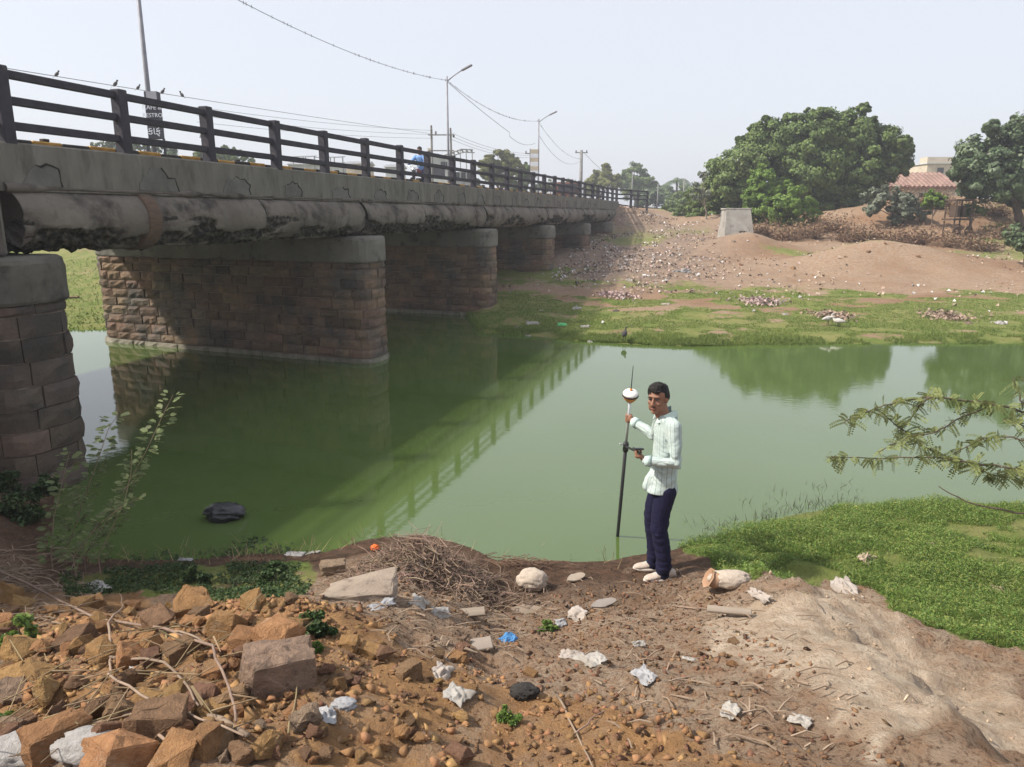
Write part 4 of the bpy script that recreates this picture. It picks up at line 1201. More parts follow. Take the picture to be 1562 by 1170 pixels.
paint_w = mat("car_white_paint", (.62, .63, .64), (.55, .56, .57), 3, .35, spec=.5)
paint_r = mat("lorry_brown_body", (.13, .058, .045), (.09, .04, .032), 3, .8)
rubber = mat("rubber", (.022, .022, .022), (.035, .034, .032), 8, .85)
chrome = mat("chrome", (.6, .6, .62), (.45, .45, .47), 4, .25, metallic=.9)
def wheel(c, r_, w, par, axis=Vector((1, 0, 0))):
    o = MB().lathe(c, [(r_ * .62, -w / 2), (r_ * .95, -w / 2), (r_, -w * .3), (r_, w * .3), (r_ * .95, w / 2), (r_ * .62, w / 2)], 20, axis).build("tyre", rubber, par, True)
    MB().lathe(c, [(.02, -w * .55), (r_ * .6, -w * .42), (r_ * .6, w * .42), (.02, w * .55)], 14, axis).build("rim", chrome, o)
# car (local x across, y along the road)
cp = at(992, 312, 120)
car = empty("parked_car", (cp.x, 120, 3.72), -BA); tag(car, "small white car on the road beyond the railing end", "car")
prof = [(-1.9, .35), (-1.9, .75), (-1.75, .9), (-1.0, .98), (-.45, 1.45), (1.1, 1.5), (1.7, 1.0), (1.95, .9), (1.95, .35)]
mb = MB(); n = len(prof)
V = []
for sx in (-1, 1): V += [(sx * (.80 if z < 1.05 else .66), y, z) for y, z in prof]
mb.add(V, [tuple(range(n))[::-1], tuple(range(n, 2 * n))] + [(k, (k + 1) % n, n + (k + 1) % n, n + k) for k in range(n)])
mb.build("body", paint_w, car)
mb = MB(); mb.add([(-.6, -1.02, 1.02), (.6, -1.02, 1.02), (.55, -.5, 1.43), (-.55, -.5, 1.43)], [(0, 1, 2, 3)]); o = mb.build("windscreen", glass_d, car); o.location = (0, -.03, .02)
for sx in (-1, 1):
    mb = MB(); mb.add([(sx * .81, -.8, 1.03), (sx * .81, 1.4, 1.05), (sx * .69, 1.0, 1.42), (sx * .69, -.4, 1.40)], [(0, 1, 2, 3)]); mb.build("side_window", glass_d, car)
    for y in (-1.2, 1.25): wheel((sx * .74, y, .30), .30, .18, car)
    MB().lathe((sx * .6, -1.90, .68), [(.02, -.03), (.11, -.02), (.11, .02), (.02, .03)], 12, Vector((0, 1, 0))).build("headlight", chrome, car)
# lorry seen past the railing
lp = at(864, 300, 64); lp.z = 3.72
lo_ = empty("lorry", lp, -BA + .25); tag(lo_, "brown-sided lorry behind the railing near the bridge end", "lorry")
MB().box((0, .8, 1.38), (1.95, 3.6, 1.15), bev=.03).build("cargo_box", paint_r, lo_)
MB().box((0, -1.75, 1.25), (1.8, 1.15, 1.35), bev=.12).build("cab", paint_r, lo_)
MB().box((0, -2.34, 1.5), (1.5, .03, .5)).build("windscreen", glass_d, lo_)
MB().box((0, 0, .68), (1.4, 4.6, .2)).build("chassis", rubber, lo_)
for sx in (-1, 1):
    for y in (-1.6, 1.6): wheel((sx * .82, y, .42), .42, .24, lo_)
    MB().lathe((sx * .7, -2.35, .85), [(.02, -.03), (.1, -.02), (.1, .02), (.02, .03)], 10, Vector((0, 1, 0))).build("headlight", chrome, lo_)
# ------------------------------------------------------------------ near grass and far grass
def blades(name, P, hgt_, wid, mat_, seed, lean=.5, nrm=None):
    g = np.random.default_rng(seed); n = len(P)
    a = g.uniform(0, 6.283, n); d = np.stack([np.cos(a), np.sin(a), np.zeros(n)], 1)
    h = hgt_ * g.uniform(.5, 1.4, n)
    ld = g.normal(size=(n, 3)) * lean; ld[:, 2] = 1
    ld /= np.linalg.norm(ld, axis=1)[:, None]
    tip = P + ld * h[:, None]
    V = np.stack([P - d * wid / 2, P + d * wid / 2, tip], 1).reshape(-1, 3)
    return link(name, npmesh(name, V, np.arange(3 * n).reshape(n, 3)), mat_)
gr_near = mat("near_grass", (.165, .25, .05), (.105, .18, .032), 2.2, .55, island=.38, trans=.3, spec=.4)
gr_far = mat("far_grass", (.185, .24, .058), (.13, .18, .042), .7, .6, island=.35, trans=.25)
gr_dry = mat("dry_grass", (.33, .25, .145), (.22, .16, .09), 3, .8, island=.3, trans=.2)
def scatter(poly, n, seed, noise=.0):
    g = np.random.default_rng(seed)
    xs, ys = [p[0] for p in poly], [p[1] for p in poly]
    X, Y = g.uniform(min(xs), min(max(xs), 8.0), n), g.uniform(min(ys), max(ys), n)
    k = inpoly(X + .12 * fbm(X * 3, Y * 3, 3), Y + .12 * fbm(X * 3 + 50, Y * 3, 3), poly)
    X, Y = X[k], Y[k]
    return X, Y
X, Y = scatter(POLY_GRASS, 420000, 1)
den = fbm(X * 2.3, Y * 2.3, 4)
Z = hgt(X, Y)
k = (Z > -.01) & (den > -.30 + .15 * rng.random(len(X))) & (Y < edge_n(X) + .12)
X, Y, Z, den = X[k], Y[k], Z[k], den[k]
tall = .03 + .12 * np.clip(den + .25, 0, 1)
P = np.stack([X, Y, Z + tall * rng.random(len(X))], 1)
yl = rng.random(len(P)) < .22
gr_yel = mat("yellow_weed", (.24, .27, .07), (.17, .21, .05), 3, .6, island=.3, trans=.3)
tag(link("pale_weeds", leaf_mesh("pale_weeds", P[yl] + np.array([0, 0, .012]), np.full(yl.sum(), .030), .22, .5, 33), gr_yel), "pale yellowish weeds mixed through the near right bank", "weeds", kind='stuff')
P = P[~yl]
tag(link("grass", leaf_mesh("grass", P, np.full(len(P), .022), .32, .6, 3), gr_near), "dense low green weeds covering the near right bank", "grass", kind='stuff')
j = rng.choice(len(X), 60000, replace=False)
tag(blades("grass_blades", np.stack([X[j], Y[j], Z[j]], 1), .085, .0045, gr_near, 4, .7), "green grass blades standing among the low weeds", "grass", kind='stuff')
X, Y = scatter(POLY_GREENL, 34000, 5)
Z = hgt(X, Y); den = fbm(X * 3, Y * 3, 3); k = (den > -.06) & (Z > -.02); X, Y, Z = X[k], Y[k], Z[k]
tag(link("ground_cover", leaf_mesh("ground_cover", np.stack([X, Y, Z + .05 * rng.random(len(X))], 1), np.full(len(X), .028), .5, .6, 6), lf_deep), "patchy dark green weeds along the near left waterline", "weeds", kind='stuff')
# far bank turf: tufts thick at the water lip
n = 260000
X = rng.uniform(-1.6, 24, n); f = rng.random(n) ** 1.9 * 9.5 - .12
Y = edge_f(X) + f
mg = masks(X, Y)[0]
k = (mg > .45 + .3 * rng.random(n)) & (fbm(X * 1.3, Y * 1.8, 4) > -.22); X, Y, f = X[k], Y[k], f[k]
Z = hgt(X, Y); k = Z > -.04; X, Y, Z, f = X[k], Y[k], Z[k], f[k]
P = np.stack([X, Y, Z], 1)
lip = f < .8
tag(blades("turf", P[~lip], .035, .022, gr_far, 8, .9), "short green turf on the far bank", "grass", kind='stuff')
tag(blades("shore_grass", P[lip], .085, .016, gr_far, 9, .8), "longer grass hanging over the far water edge", "grass", kind='stuff')
X = rng.uniform(-22, -8, 9000); Y = edge_f(X) + rng.random(9000) ** 1.5 * 14; Z = hgt(X, Y); k = Z > 0
tag(blades("meadow_grass", np.stack([X, Y, Z], 1)[k], .08, .05, gr_far, 12, .8), "green grass on the bank seen below the bridge", "grass", kind='stuff')
# dark water weeds right of the surveyor, reeds on both waterlines
reed = mat("water_weed", (.06, .055, .03), (.035, .04, .02), 4, .8, island=.3)
P = []
for (px, py, n_) in [(1085, 812, 20), (1110, 806, 26), (1140, 800, 16), (1165, 790, 34), (1190, 785, 30), (1215, 778, 36), (1245, 770, 40), (1270, 768, 30), (1300, 760, 20), (1150, 770, 8), (1190, 752, 10), (1250, 745, 12), (1290, 740, 10), (1065, 800, 8)]:
    c = gz(px, py)
    for _ in range(n_): P.append((c.x + random.gauss(0, .09), c.y + random.gauss(0, .10), -.01))
tag(blades("water_weeds", np.array(P), .11, .008, reed, 15, .8), "dark stringy weeds growing out of the water by the grass", "weeds", kind='stuff')
P = np.array([(x, edge_n(x) + random.gauss(.0, .10), 0) for x in np.concatenate([np.random.default_rng(3).uniform(-4.2, -1.2, 260), np.random.default_rng(4).uniform(-1.2, 1.0, 40)])])
P[:, 2] = np.maximum(hgt(P[:, 0], P[:, 1]), -.02)
tag(blades("shore_weeds", P, .14, .007, gr_dry, 16, .8), "dry straw-like weeds at the near left waterline", "weeds", kind='stuff')

# ------------------------------------------------------------------ rocks
ochre = mat("ochre_rock", (.40, .225, .098), (.265, .142, .060), 3.0, .93, .9, 16, rnd=.22, c3=(.43, .30, .18), c3scale=2.5, c3lo=.55, c3hi=.75, bdist=.03)
brownr = mat("brown_rock", (.25, .145, .085), (.16, .09, .052), 4.0, .93, .9, 18, rnd=.25, bdist=.03)
greyr = mat("grey_rock", (.32, .225, .155), (.21, .145, .098), 3.5, .93, .9, 16, rnd=.2, c3=(.12, .09, .07), c3scale=5, bdist=.03)
def rock_mesh(seed, cuts=3, pts=15, rough=.05, flat=.75, boxy=False):
    g = np.random.default_rng(seed)
    bm = bmesh.new()
    if boxy:
        for sx in (-1, 1):
            for sy in (-1, 1):
                for sz in (-1, 1): bm.verts.new((sx * .5 * g.uniform(.8, 1.1), sy * .42 * g.uniform(.75, 1.1), sz * .34 * g.uniform(.8, 1.1)))
        for _ in range(3): bm.verts.new(g.normal(size=3) * .36)
    else:
        for _ in range(pts):
            d = g.normal(size=3); d /= np.linalg.norm(d)
            bm.verts.new(d * .5 * np.array([1, .8, flat]) * g.uniform(.75, 1.1))
    r_ = bmesh.ops.convex_hull(bm, input=bm.verts[:])
    bmesh.ops.delete(bm, geom=[v for v in bm.verts if not v.link_faces], context='VERTS')
    bmesh.ops.bevel(bm, geom=bm.edges[:], offset=.022, segments=1, affect='EDGES')
    bmesh.ops.triangulate(bm, faces=bm.faces[:])
    if cuts: bmesh.ops.subdivide_edges(bm, edges=[e for e in bm.edges if e.calc_length() > .09], cuts=cuts, use_grid_fill=False)
    bmesh.ops.triangulate(bm, faces=bm.faces[:])
    C = np.array([v.co[:] for v in bm.verts])
    K = fbm(C[:, 0] * 4 + seed, C[:, 1] * 4 + C[:, 2] * 5.3, 5, .65)
    for v, k_ in zip(bm.verts, K): v.co += v.co.normalized() * float(k_) * rough * 2.0
    me = bpy.data.meshes.new("rock"); bm.to_mesh(me); bm.free()
    return me
RM = {}
for nm, m_ in (("o", ochre), ("b", brownr), ("g", greyr)):
    RM[nm] = []
    for s_ in range(12):
        me = rock_mesh(200 + s_ + ord(nm), boxy=(s_ % 3 == 0)); me.materials.append(m_); RM[nm].append(me)
def rock(px, py, wpx0, kind, label, group=None, sq=1.0, sink=.25, var=None, rz=None, hs=1.0, tilt=.35):
    p = hit(px, py)
    d = (p - Vector((0, 0, HC))).length
    s_ = wpx0 * .60 * d / F
    o = link("rock", RM[kind][random.randrange(12) if var is None else var])
    o.scale = (s_ * random.uniform(.95, 1.15), s_ * random.uniform(.85, 1.1) * sq, s_ * random.uniform(.8, 1.1) * hs)
    o.rotation_euler = (random.uniform(-tilt, tilt), random.uniform(-tilt, tilt), random.uniform(0, 6.28) if rz is None else rz)
    o.location = p + Vector((0, 0, s_ * hs * (.34 - sink)))
    if group and group.startswith("r"):
        szn = "large " if wpx0 > 62 else "small " if wpx0 < 26 else ""
        label = szn + label.replace("ochre", {"o": "ochre", "b": "dark brown", "g": "grey"}[kind]).replace("brown rock", {"o": "ochre", "b": "brown", "g": "grey"}[kind] + " rock")
    tag(o, label, "rock", group)
    return o
# named rocks
rock(425, 1045, 135, "g", "large tan blocky boulder rising in the middle of the rubble", sink=.12, var=0, rz=.5, hs=1.15)
rock(420, 992, 95, "o", "big ochre rock leaning on the dark green herb", var=3, sink=.1, rz=1.1)
rock(245, 1125, 115, "b", "large dark brown pointed rock at the rubble's foot", var=6, rz=.2, sink=.1)
rock(410, 1150, 100, "o", "rounded ochre rock below the tan blocky boulder", var=5, sink=.1)
rock(225, 1068, 72, "o", "flat bright ochre rock beside the bent dry twig", var=4, hs=.6)
rock(295, 935, 66, "o", "tall orange rock on the crest of the rubble heap", var=9, sink=.1)
rock(345, 968, 70, "o", "angular orange rock behind the big leaning one", var=0, sink=.1)
rock(508, 872, 52, "g", "square brown block standing on the grey slab", var=0, sink=.05, rz=.3, hs=.8)
rock(620, 1030, 60, "b", "dark brown rock beside the white plastic sheet", var=3)
rock(1000, 1150, 40, "o", "ochre pebble-like rock at the dirt's lower edge", var=2)
# the weathered slab by the brush heap
slab = mat("slab_stone", (.33, .27, .215), (.24, .19, .15), 2.0, .93, .6, 20, c3=(.16, .125, .10), c3scale=4)
o = rock(545, 912, 165, "g", "broad flat pale grey stone slab beside the brush heap", hs=.30, sq=.62, sink=.12, var=6, rz=.15, tilt=.08); o.data = o.data.copy(); o.data.materials.clear(); o.data.materials.append(slab)
# rubble: individual rocks
GR = "rubble rocks on the near bank"
g = random.Random(3)
def rubble(n, xr, yr, kinds, wr, label, seed, grp):
    g = random.Random(seed)
    for i in range(n):
        px, py = g.uniform(*xr), g.uniform(*yr)
        rock(px, py, wr[0] + (wr[1] - wr[0]) * g.random() ** 1.7 * (.45 + .75 * (py - 880) / 290), g.choice(kinds), label, grp, sink=g.uniform(.08, .25))
rubble(86, (0, 470), (915, 1010), "ooob", (24, 90), "ochre angular rock on the upper rubble heap under the dry branches", 1, "rocks of the upper rubble heap")
rubble(90, (0, 500), (1010, 1170), "ooobbg", (28, 104), "ochre angular rock on the lower rubble slope among straw", 2, "rocks of the lower rubble slope")
rubble(46, (480, 720), (985, 1165), "obbo", (14, 58), "brown rock scattered in loose dirt right of the rubble heap", 4, "rocks in the loose dirt")
rubble(28, (720, 1130), (980, 1165), "bo", (8, 34), "small brown stone in the reddish dirt", 5, "small stones in the reddish dirt")
rubble(14, (560, 1000), (890, 985), "bg", (7, 26), "small stone on dark soil below the waterline brush", 6, "small stones on dark soil")
# pebbles and clods
def debris(name, n, polypx, size, mat_, label, cat, seed, flat=.7, pw=2.0):
    g = np.random.default_rng(seed)
    tm = []
    for k in range(5):
        bm = bmesh.new()
        for _ in range(6):
            d = g.normal(size=3); d /= np.linalg.norm(d); bm.verts.new(d * .5 * np.array([1, .8, flat]))
        bmesh.ops.convex_hull(bm, input=bm.verts[:]); bmesh.ops.delete(bm, geom=[v for v in bm.verts if not v.link_faces], context='VERTS')
        bmesh.ops.triangulate(bm, faces=bm.faces[:]); bm.verts.index_update()
        tm.append((np.array([v.co[:] for v in bm.verts]), np.array([[v.index for v in f.verts] for f in bm.faces]))); bm.free()
    poly = pxpoly(polypx)
    xs, ys = [p[0] for p in poly], [p[1] for p in poly]
    X, Y = g.uniform(min(xs), max(xs), n), g.uniform(min(ys), max(ys), n)
    k = inpoly(X, Y, poly) & (fbm(X * 1.5, Y * 1.5 + seed, 3) > -.3); X, Y = X[k], Y[k]; Z = hgt(X, Y)
    VV, FF, off = [], [], 0
    for i in range(len(X)):
        v, f = tm[i % 5]
        s_ = size[0] + (size[1] - size[0]) * g.random() ** pw
        a = g.uniform(0, 6.28); c, s2 = math.cos(a), math.sin(a)
        w = v * s_; w = np.stack([w[:, 0] * c - w[:, 1] * s2, w[:, 0] * s2 + w[:, 1] * c, w[:, 2]], 1)
        VV.append(w + np.array([X[i], Y[i], Z[i] + s_ * .04])); FF.append(f + off); off += len(v)
    tag(link(name, npmesh(name, np.concatenate(VV), np.concatenate(FF)), mat_), label, cat, kind='stuff')
FORE = [(-60, 900), (480, 905), (1020, 870), (1150, 960), (1400, 1172), (-60, 1172)]
clodm = mat("clod", (.24, .135, .075), (.15, .08, .045), 6, .95, .5, 30, island=.3)
clodo = mat("ochre_clod", (.33, .185, .088), (.21, .115, .056), 6, .95, .5, 30, island=.25)
debris("dirt_clods", 15000, FORE, (.006, .055), clodm, "loose crumbs of brown soil over the near bank", "soil", 1, pw=3)
debris("gravel", 6500, [(-60, 920), (480, 920), (700, 1000), (1000, 1040), (1150, 1172), (-60, 1172)], (.010, .085), clodo, "ochre gravel between the rubble rocks", "gravel", 2, pw=3)
debris("rubble_chips", 1500, [(-60, 915), (470, 920), (620, 985), (700, 1172), (-60, 1172)], (.035, .12), mat("rubble_chip", (.37, .21, .095), (.24, .13, .058), 5, .95, .6, 26, island=.25), "broken ochre chips packed between the rubble rocks", "rubble", 7, pw=1.8)
debris("mud_crumbs", 5200, [(480, 900), (760, 862), (1030, 850), (1140, 905), (1000, 985), (600, 960)], (.008, .03), mat("mud_crumb", (.075, .043, .027), (.05, .028, .018), 6, .9, island=.3), "dark wet soil crumbs round the surveyor", "soil", 3)

debris('sand_clods', 700, [(1090, 915), (1290, 900), (1400, 965), (1562, 1050), (1562, 1170), (1250, 1170), (1090, 1000)], (.006, .05), mat('sand_clod', (.46, .36, .26), (.33, .24, .165), 6, .95, .5, 30, island=.25), 'pale crumbs of sandy soil on the right mound', 'soil', 4, pw=3)
# ------------------------------------------------------------------ litter
pl_white = mat("white_plastic", (.46, .44, .41), (.30, .265, .225), 6, .45, .5, 20, trans=.15)
pl_grey = mat("grey_plastic", (.36, .36, .37), (.22, .22, .23), 6, .5, .4, 20)
pl_blue = mat("blue_plastic", (.09, .28, .55), (.06, .18, .40), 5, .4, .3)
pl_green = mat("green_plastic", (.10, .50, .17), (.06, .35, .12), 5, .4)
pl_black = mat("black_plastic", (.012, .013, .018), (.02, .021, .028), 4, .28, .5, 14, spec=.6)
sackm = mat("jute_sack", (.52, .44, .36), (.40, .33, .27), 8, .85, .6, 30)
sack_o = mat("orange_sack_mouth", (.40, .25, .16), (.30, .18, .11), 8, .85)
clothm = mat("dirty_cloth", (.42, .37, .33), (.27, .23, .20), 5, .9, .6, 20)
foam = mat("grey_foam", (.42, .40, .385), (.28, .265, .25), 7, .9, .8, 24)
sole = mat("shoe_sole", (.40, .33, .26), (.28, .23, .18), 6, .85, .3)
yellow = mat("yellow_cloth", (.36, .26, .07), (.25, .18, .05), 5, .9)
marig = mat("marigold", (.75, .16, .03), (.6, .1, .02), 5, .7)
paper = mat("brown_paper", (.42, .33, .25), (.33, .25, .19), 5, .85, .4)
def crumple_sheet(name, px, py, wpx, m_, label, cat, seed, asp=.7, lift=.35, rz=0., group=None):
    """a folded, crumpled sheet lying on the ground"""
    p = hit(px, py); d = (p - Vector((0, 0, HC))).length; s_ = wpx * .72 * d / F
    n = 21; lift = lift * .75
    u_, v_ = np.meshgrid(np.linspace(-.5, .5, n), np.linspace(-.5, .5, n))
    g = np.random.default_rng(seed)
    th = np.arctan2(v_, u_); rr = np.maximum(np.abs(u_), np.abs(v_)) * 2
    out = 1 + .45 * fbm(np.cos(th) * 1.6 + seed, np.sin(th) * 1.6, 3)
    Z = lift * (np.abs(fbm(u_ * 2.4 + seed, v_ * 3.0, 3)) * 1.3 + .35 * np.abs(fbm(u_ * 6 + seed, v_ * 5, 2))) * (1.2 - .9 * rr)
    X = u_ * out + .12 * fbm(u_ * 4, v_ * 4 + seed, 2); Y = v_ * out * asp + .12 * fbm(u_ * 4 + 7, v_ * 4 + seed, 2)
    V = np.stack([X, Y, Z], -1).reshape(-1, 3) * s_
    id_ = np.arange(n * n).reshape(n, n)
    Fc = np.stack([id_[:-1, :-1], id_[:-1, 1:], id_[1:, 1:], id_[1:, :-1]], -1).reshape(-1, 4)
    o = link(name, npmesh(name, V, Fc), m_)
    so = o.modifiers.new("thick", 'SOLIDIFY'); so.thickness = max(.002, s_ * .015)
    e = .03; nx_n = Vector((-(hz(p.x + e, p.y) - hz(p.x - e, p.y)) / (2 * e), -(hz(p.x, p.y + e) - hz(p.x, p.y - e)) / (2 * e), 1)).normalized()
    nx_n = (nx_n + Vector((0, -.25, .0))).normalized()
    o.rotation_mode = 'QUATERNION'
    o.rotation_quaternion = nx_n.to_track_quat('Z', 'Y') @ Quaternion((0, 0, 1), rz)
    o.location = p + Vector((0, 0, .012))
    tag(o, label, cat, group)
    return o
def lump(name, px, py, wpx, m_, label, cat, seed, shape=(1, .8, .6), rough=.16, sink=.22, freq=2.5, rz=0., loc=None, group=None):
    """a stuffed bag or wad with folds"""
    p = hit(px, py) if loc is None else Vector(loc); d = (p - Vector((0, 0, HC))).length; s_ = wpx * d / F
    bm = bmesh.new(); bmesh.ops.create_icosphere(bm, subdivisions=4, radius=.5)
    C = np.array([v.co[:] for v in bm.verts])
    K = 1 - 2 * np.abs(fbm(C[:, 0] * freq * 2 + seed, C[:, 1] * freq * 2 + C[:, 2] * freq * 2.7, 3))
    for v, k_ in zip(bm.verts, K):
        q = v.co.copy(); k_ = float(k_)
        v.co = Vector((q.x * shape[0], q.y * shape[1], q.z * shape[2])) * (1 - rough * .5 + rough * k_)
    me = bpy.data.meshes.new(name); bm.to_mesh(me); bm.free()
    for f in me.polygons: f.use_smooth = True
    o = link(name, me, m_); o.scale = (s_,) * 3; o.location = p + Vector((0, 0, s_ * shape[2] * (.5 - sink))); o.rotation_euler = (0, 0, rz)
    tag(o, label, cat, group)
    return o
lump("sack", 812, 893, 46, sackm, "pale stuffed sack lying on dark soil near the water", "sack", 3, (1, .8, .72), .14)
sk = empty("torn_sack", hit(1112, 893)); tag(sk, "pale open sack with an orange mouth beside the grass", "sack")
tmp = lump("x", 1112, 893, 60, sackm, None, None, 9, (1, .6, .42), .16); tmp.name = "sack_body"; tmp.parent = sk; tmp.location = (0, 0, .05)
s_ = tmp.scale[0]
MB().tube([(-.50 * s_, 0, .06), (-.44 * s_, .0, .05), (-.36 * s_, -.02, .05), (-.22 * s_, 0, .045)], [.26 * s_, .17 * s_, .20 * s_, .17 * s_], 7, cap=False).build("sack_mouth", sack_o, sk, True)
bagp = gz(343, 790)
bg_ = lump("garbage_bag", 343, 788, 52, pl_black, "black plastic garbage bag half sunk in the green water", "garbage bag", 5, (1, .75, .50), .34, .2, 1.6, loc=(bagp.x, bagp.y, 0))
SH = crumple_sheet
SH("plastic_sheet", 640, 922, 40, pl_white, "white crumpled plastic sheet below the grey slab", "plastic sheet", 1, .9, .5)
SH("plastic_sheet", 672, 938, 42, pl_white, "white torn plastic strip beside the flat wooden piece", "plastic sheet", 2, .6, .45, -.5)
SH("cloth_rag", 582, 927, 60, pl_grey, "grey wet rag lying on the pale slab", "rag", 3, .35, .25)
SH("plastic_sheet", 697, 1064, 46, pl_white, "milky plastic bag piece on the ochre dirt", "plastic sheet", 4, 1.0, .35, .3)
SH("plastic_sheet", 672, 1030, 52, clothm, "dirty white sheet tucked under a brown rock", "plastic sheet", 5, .7, .4)
SH("plastic_packet", 776, 978, 40, pl_blue, "bright blue plastic packet on the brown dirt", "packet", 6, .7, .4)
SH("paper_scrap", 870, 1003, 40, clothm, "crumpled grey paper scrap on the dirt", "paper scrap", 7, .8, .6)
SH("paper_scrap", 905, 1010, 54, pl_white, "large torn white wrapper on the dirt", "wrapper", 8, .9, .55, .8)
SH("plastic_sheet", 984, 1034, 46, pl_grey, "stiff grey folded plastic piece on reddish dirt", "plastic sheet", 9, .7, .6)
SH("plastic_sheet", 1113, 1088, 34, pl_white, "silvery crumpled wrapper in the reddish dirt", "wrapper", 10, 1.1, .6)
SH("plastic_sheet", 1220, 1103, 40, pl_white, "white wrapper with a dark rim on the sandy slope", "wrapper", 11, .6, .5)
SH("cloth_rag", 1160, 912, 56, clothm, "dirty cloth strip at the grass edge behind the sandy mound", "rag", 12, .4, .4)
SH("cloth_rag", 1290, 902, 90, clothm, "ragged pale cloth draped over the sandy mound's crest", "rag", 13, .4, .3)
SH("cloth_rag", 880, 940, 44, clothm, "torn dirty cloth beside the shoe sole", "rag", 14, .8, .5)
SH("plastic_sheet", 855, 952, 26, pl_grey, "small grey wrapper beside the green seedling", "wrapper", 15, .7, .5)
SH("foam_sheet", 150, 896, 52, foam, "pale foam sheet among weeds at the waterline", "foam sheet", 16, .5, .35)
SH("cloth_rag", 630, 868, 50, clothm, "beige rag lying in the brush heap", "rag", 18, .6, .5)
SH("yellow_cloth", 640, 856, 36, yellow, "mustard yellow cloth caught on the brush heap", "cloth", 19, .7, .6)
SH("paper_bag", 1320, 855, 34, paper, "crumpled paper bag shaped like a bird on the grass", "paper bag", 20, .7, .9)
SH("paper_scrap", 1420, 832, 22, paper, "small pale wrapper on the green grass", "wrapper", 21, .6, .6)
SH("paper_scrap", 1525, 903, 26, paper, "brown wrapper lying deep in the grass", "wrapper", 22, .7, .6)
SH("paper_scrap", 1152, 868, 22, pl_white, "white scrap where grass meets the mud", "wrapper", 23, .7, .6)
SH("plastic_sheet", 500, 1095, 50, pl_grey, "grey torn bag wedged between the ochre rocks", "plastic sheet", 24, .7, .5)
SH("plastic_sheet", 975, 985, 26, pl_white, "thin white wrapper on dirt below the surveyor", "wrapper", 25, .5, .5)
SH("plastic_sheet", 1050, 1008, 24, pl_white, "small white wrapper at the sandy edge", "wrapper", 26, .6, .5)
SH("plastic_sheet", 205, 1025, 24, pl_white, "tiny white scrap among the ochre rocks", "wrapper", 27, .8, .5)
lump("foam_lump", 145, 1150, 95, foam, "rough white foam lump by the straw at rubble's foot", "foam", 31, (1, .6, .4), .2)
lump("foam_lump", 30, 1158, 95, foam, "brown-stained foam lump at the rubble's left corner", "foam", 32, (1, .7, .4), .2)
lump("burnt_wad", 800, 1060, 40, mat("burnt", (.05, .045, .042), (.03, .027, .025), 8, .95, .6), "burnt black wad lying in the ochre dirt", "waste", 33, (1, .7, .5), .3)
lump("plastic_lump", 525, 1080, 34, pl_grey, "grey plastic wad under the tan boulder", "plastic wad", 34, (1, .7, .5), .3)
lump("marigold_head", 572, 840, 13, marig, "orange marigold head on the brush heap", "flower", 35, (1, 1, .7), .3, 0)
# floating scraps
def floater(px, py, wpx, m_, label, seed, asp=.4, rz=0., name="floating_scrap"):
    p = gz(px, py, .012)
    o = SH(name, 500, 900, 10, m_, label, "floating scrap", seed, asp, .2)
    s2 = wpx * (p - Vector((0, 0, HC))).length / F; s1 = 10 * (o.location - Vector((0, 0, HC))).length / F
    o.scale = (s2 / s1,) * 3; o.rotation_quaternion = Quaternion((0, 0, 1), rz); o.location = p
fw_ = []
for (px, py, n_) in [(385, 826, 40), (370, 838, 30), (400, 842, 30), (340, 846, 40), (270, 850, 30), (430, 838, 20), (235, 848, 30)]:
    c = gz(px, py)
    for _ in range(n_): fw_.append((c.x + random.gauss(0, .10), c.y + random.gauss(0, .06), .006))
tag(link("floating_weed", leaf_mesh("floating_weed", np.array(fw_), np.full(len(fw_), .05), .5, 6.0, 91, .5, .05), lf_deep), "dark weed flecks floating near the left waterline", "weeds", kind='stuff')
floater(450, 845, 36, foam, "pale torn scrap floating at the near left waterline", 41, .5)
floater(478, 843, 26, pl_white, "thin white strip floating near the brush heap", 42, .25, .4)
floater(385, 855, 32, pl_white, "greenish scrap floating among waterline weeds", 43, .4)
floater(283, 853, 26, pl_grey, "grey scrap floating by the dark weeds", 44, .4)
# sandal soles, planks, flat pieces
def sole_obj(px, py, lpx, m_, label, rz, wid=.36):
    p = hit(px, py); L_ = lpx * (p - Vector((0, 0, HC))).length / F
    mb = MB(); V = []
    n = 22
    for k in range(n):
        a = 2 * math.pi * k / n; x = math.cos(a) * .5
        w = wid * (.5 + .08 * x - .10 * math.cos(2 * a) * (x < 0))
        V.append((x * L_, math.sin(a) * w * L_, .0))
    V += [(x, y, .016) for x, y, _ in V]
    mb.add(V, [tuple(range(n))[::-1], tuple(range(n, 2 * n))] + [(k, (k + 1) % n, n + (k + 1) % n, n + k) for k in range(n)])
    o = mb.build("sandal_sole", m_); o.location = p + Vector((0, 0, .02)); o.rotation_euler = (.25, .05, rz); tag(o, label, "sandal sole")
sole_obj(878, 885, 36, sole, "pale worn sandal sole between the sack and the surveyor", .7)
sole_obj(803, 935, 46, mat("dusty_sole", (.27, .21, .16), (.18, .14, .10), 6, .9), "dusty brown sandal sole below the stuffed sack", .1)
sole_obj(920, 925, 46, mat("grey_sole", (.31, .27, .24), (.22, .19, .165), 6, .9), "long grey sandal sole on the dark soil", .55, .3)
def plank(px, py, lpx, wpx, m_, label, rz, th=.02, name="wood_piece"):
    p = hit(px, py); k_ = (p - Vector((0, 0, HC))).length / F
    mb = MB().box((0, 0, 0), (lpx * k_, wpx * k_, th), bev=.004); o = mb.build(name, m_); o.location = p + Vector((0, 0, .03)); o.rotation_euler = (.3, random.uniform(-.1, .1), rz); tag(o, label, "wood piece")
woodg = mat("grey_wood", (.30, .25, .20), (.20, .16, .125), 5, .9, .5, stretch=(.3, 3, 3))
plank(718, 940, 42, 16, woodg, "flat grey wooden piece below the brush heap", .1)
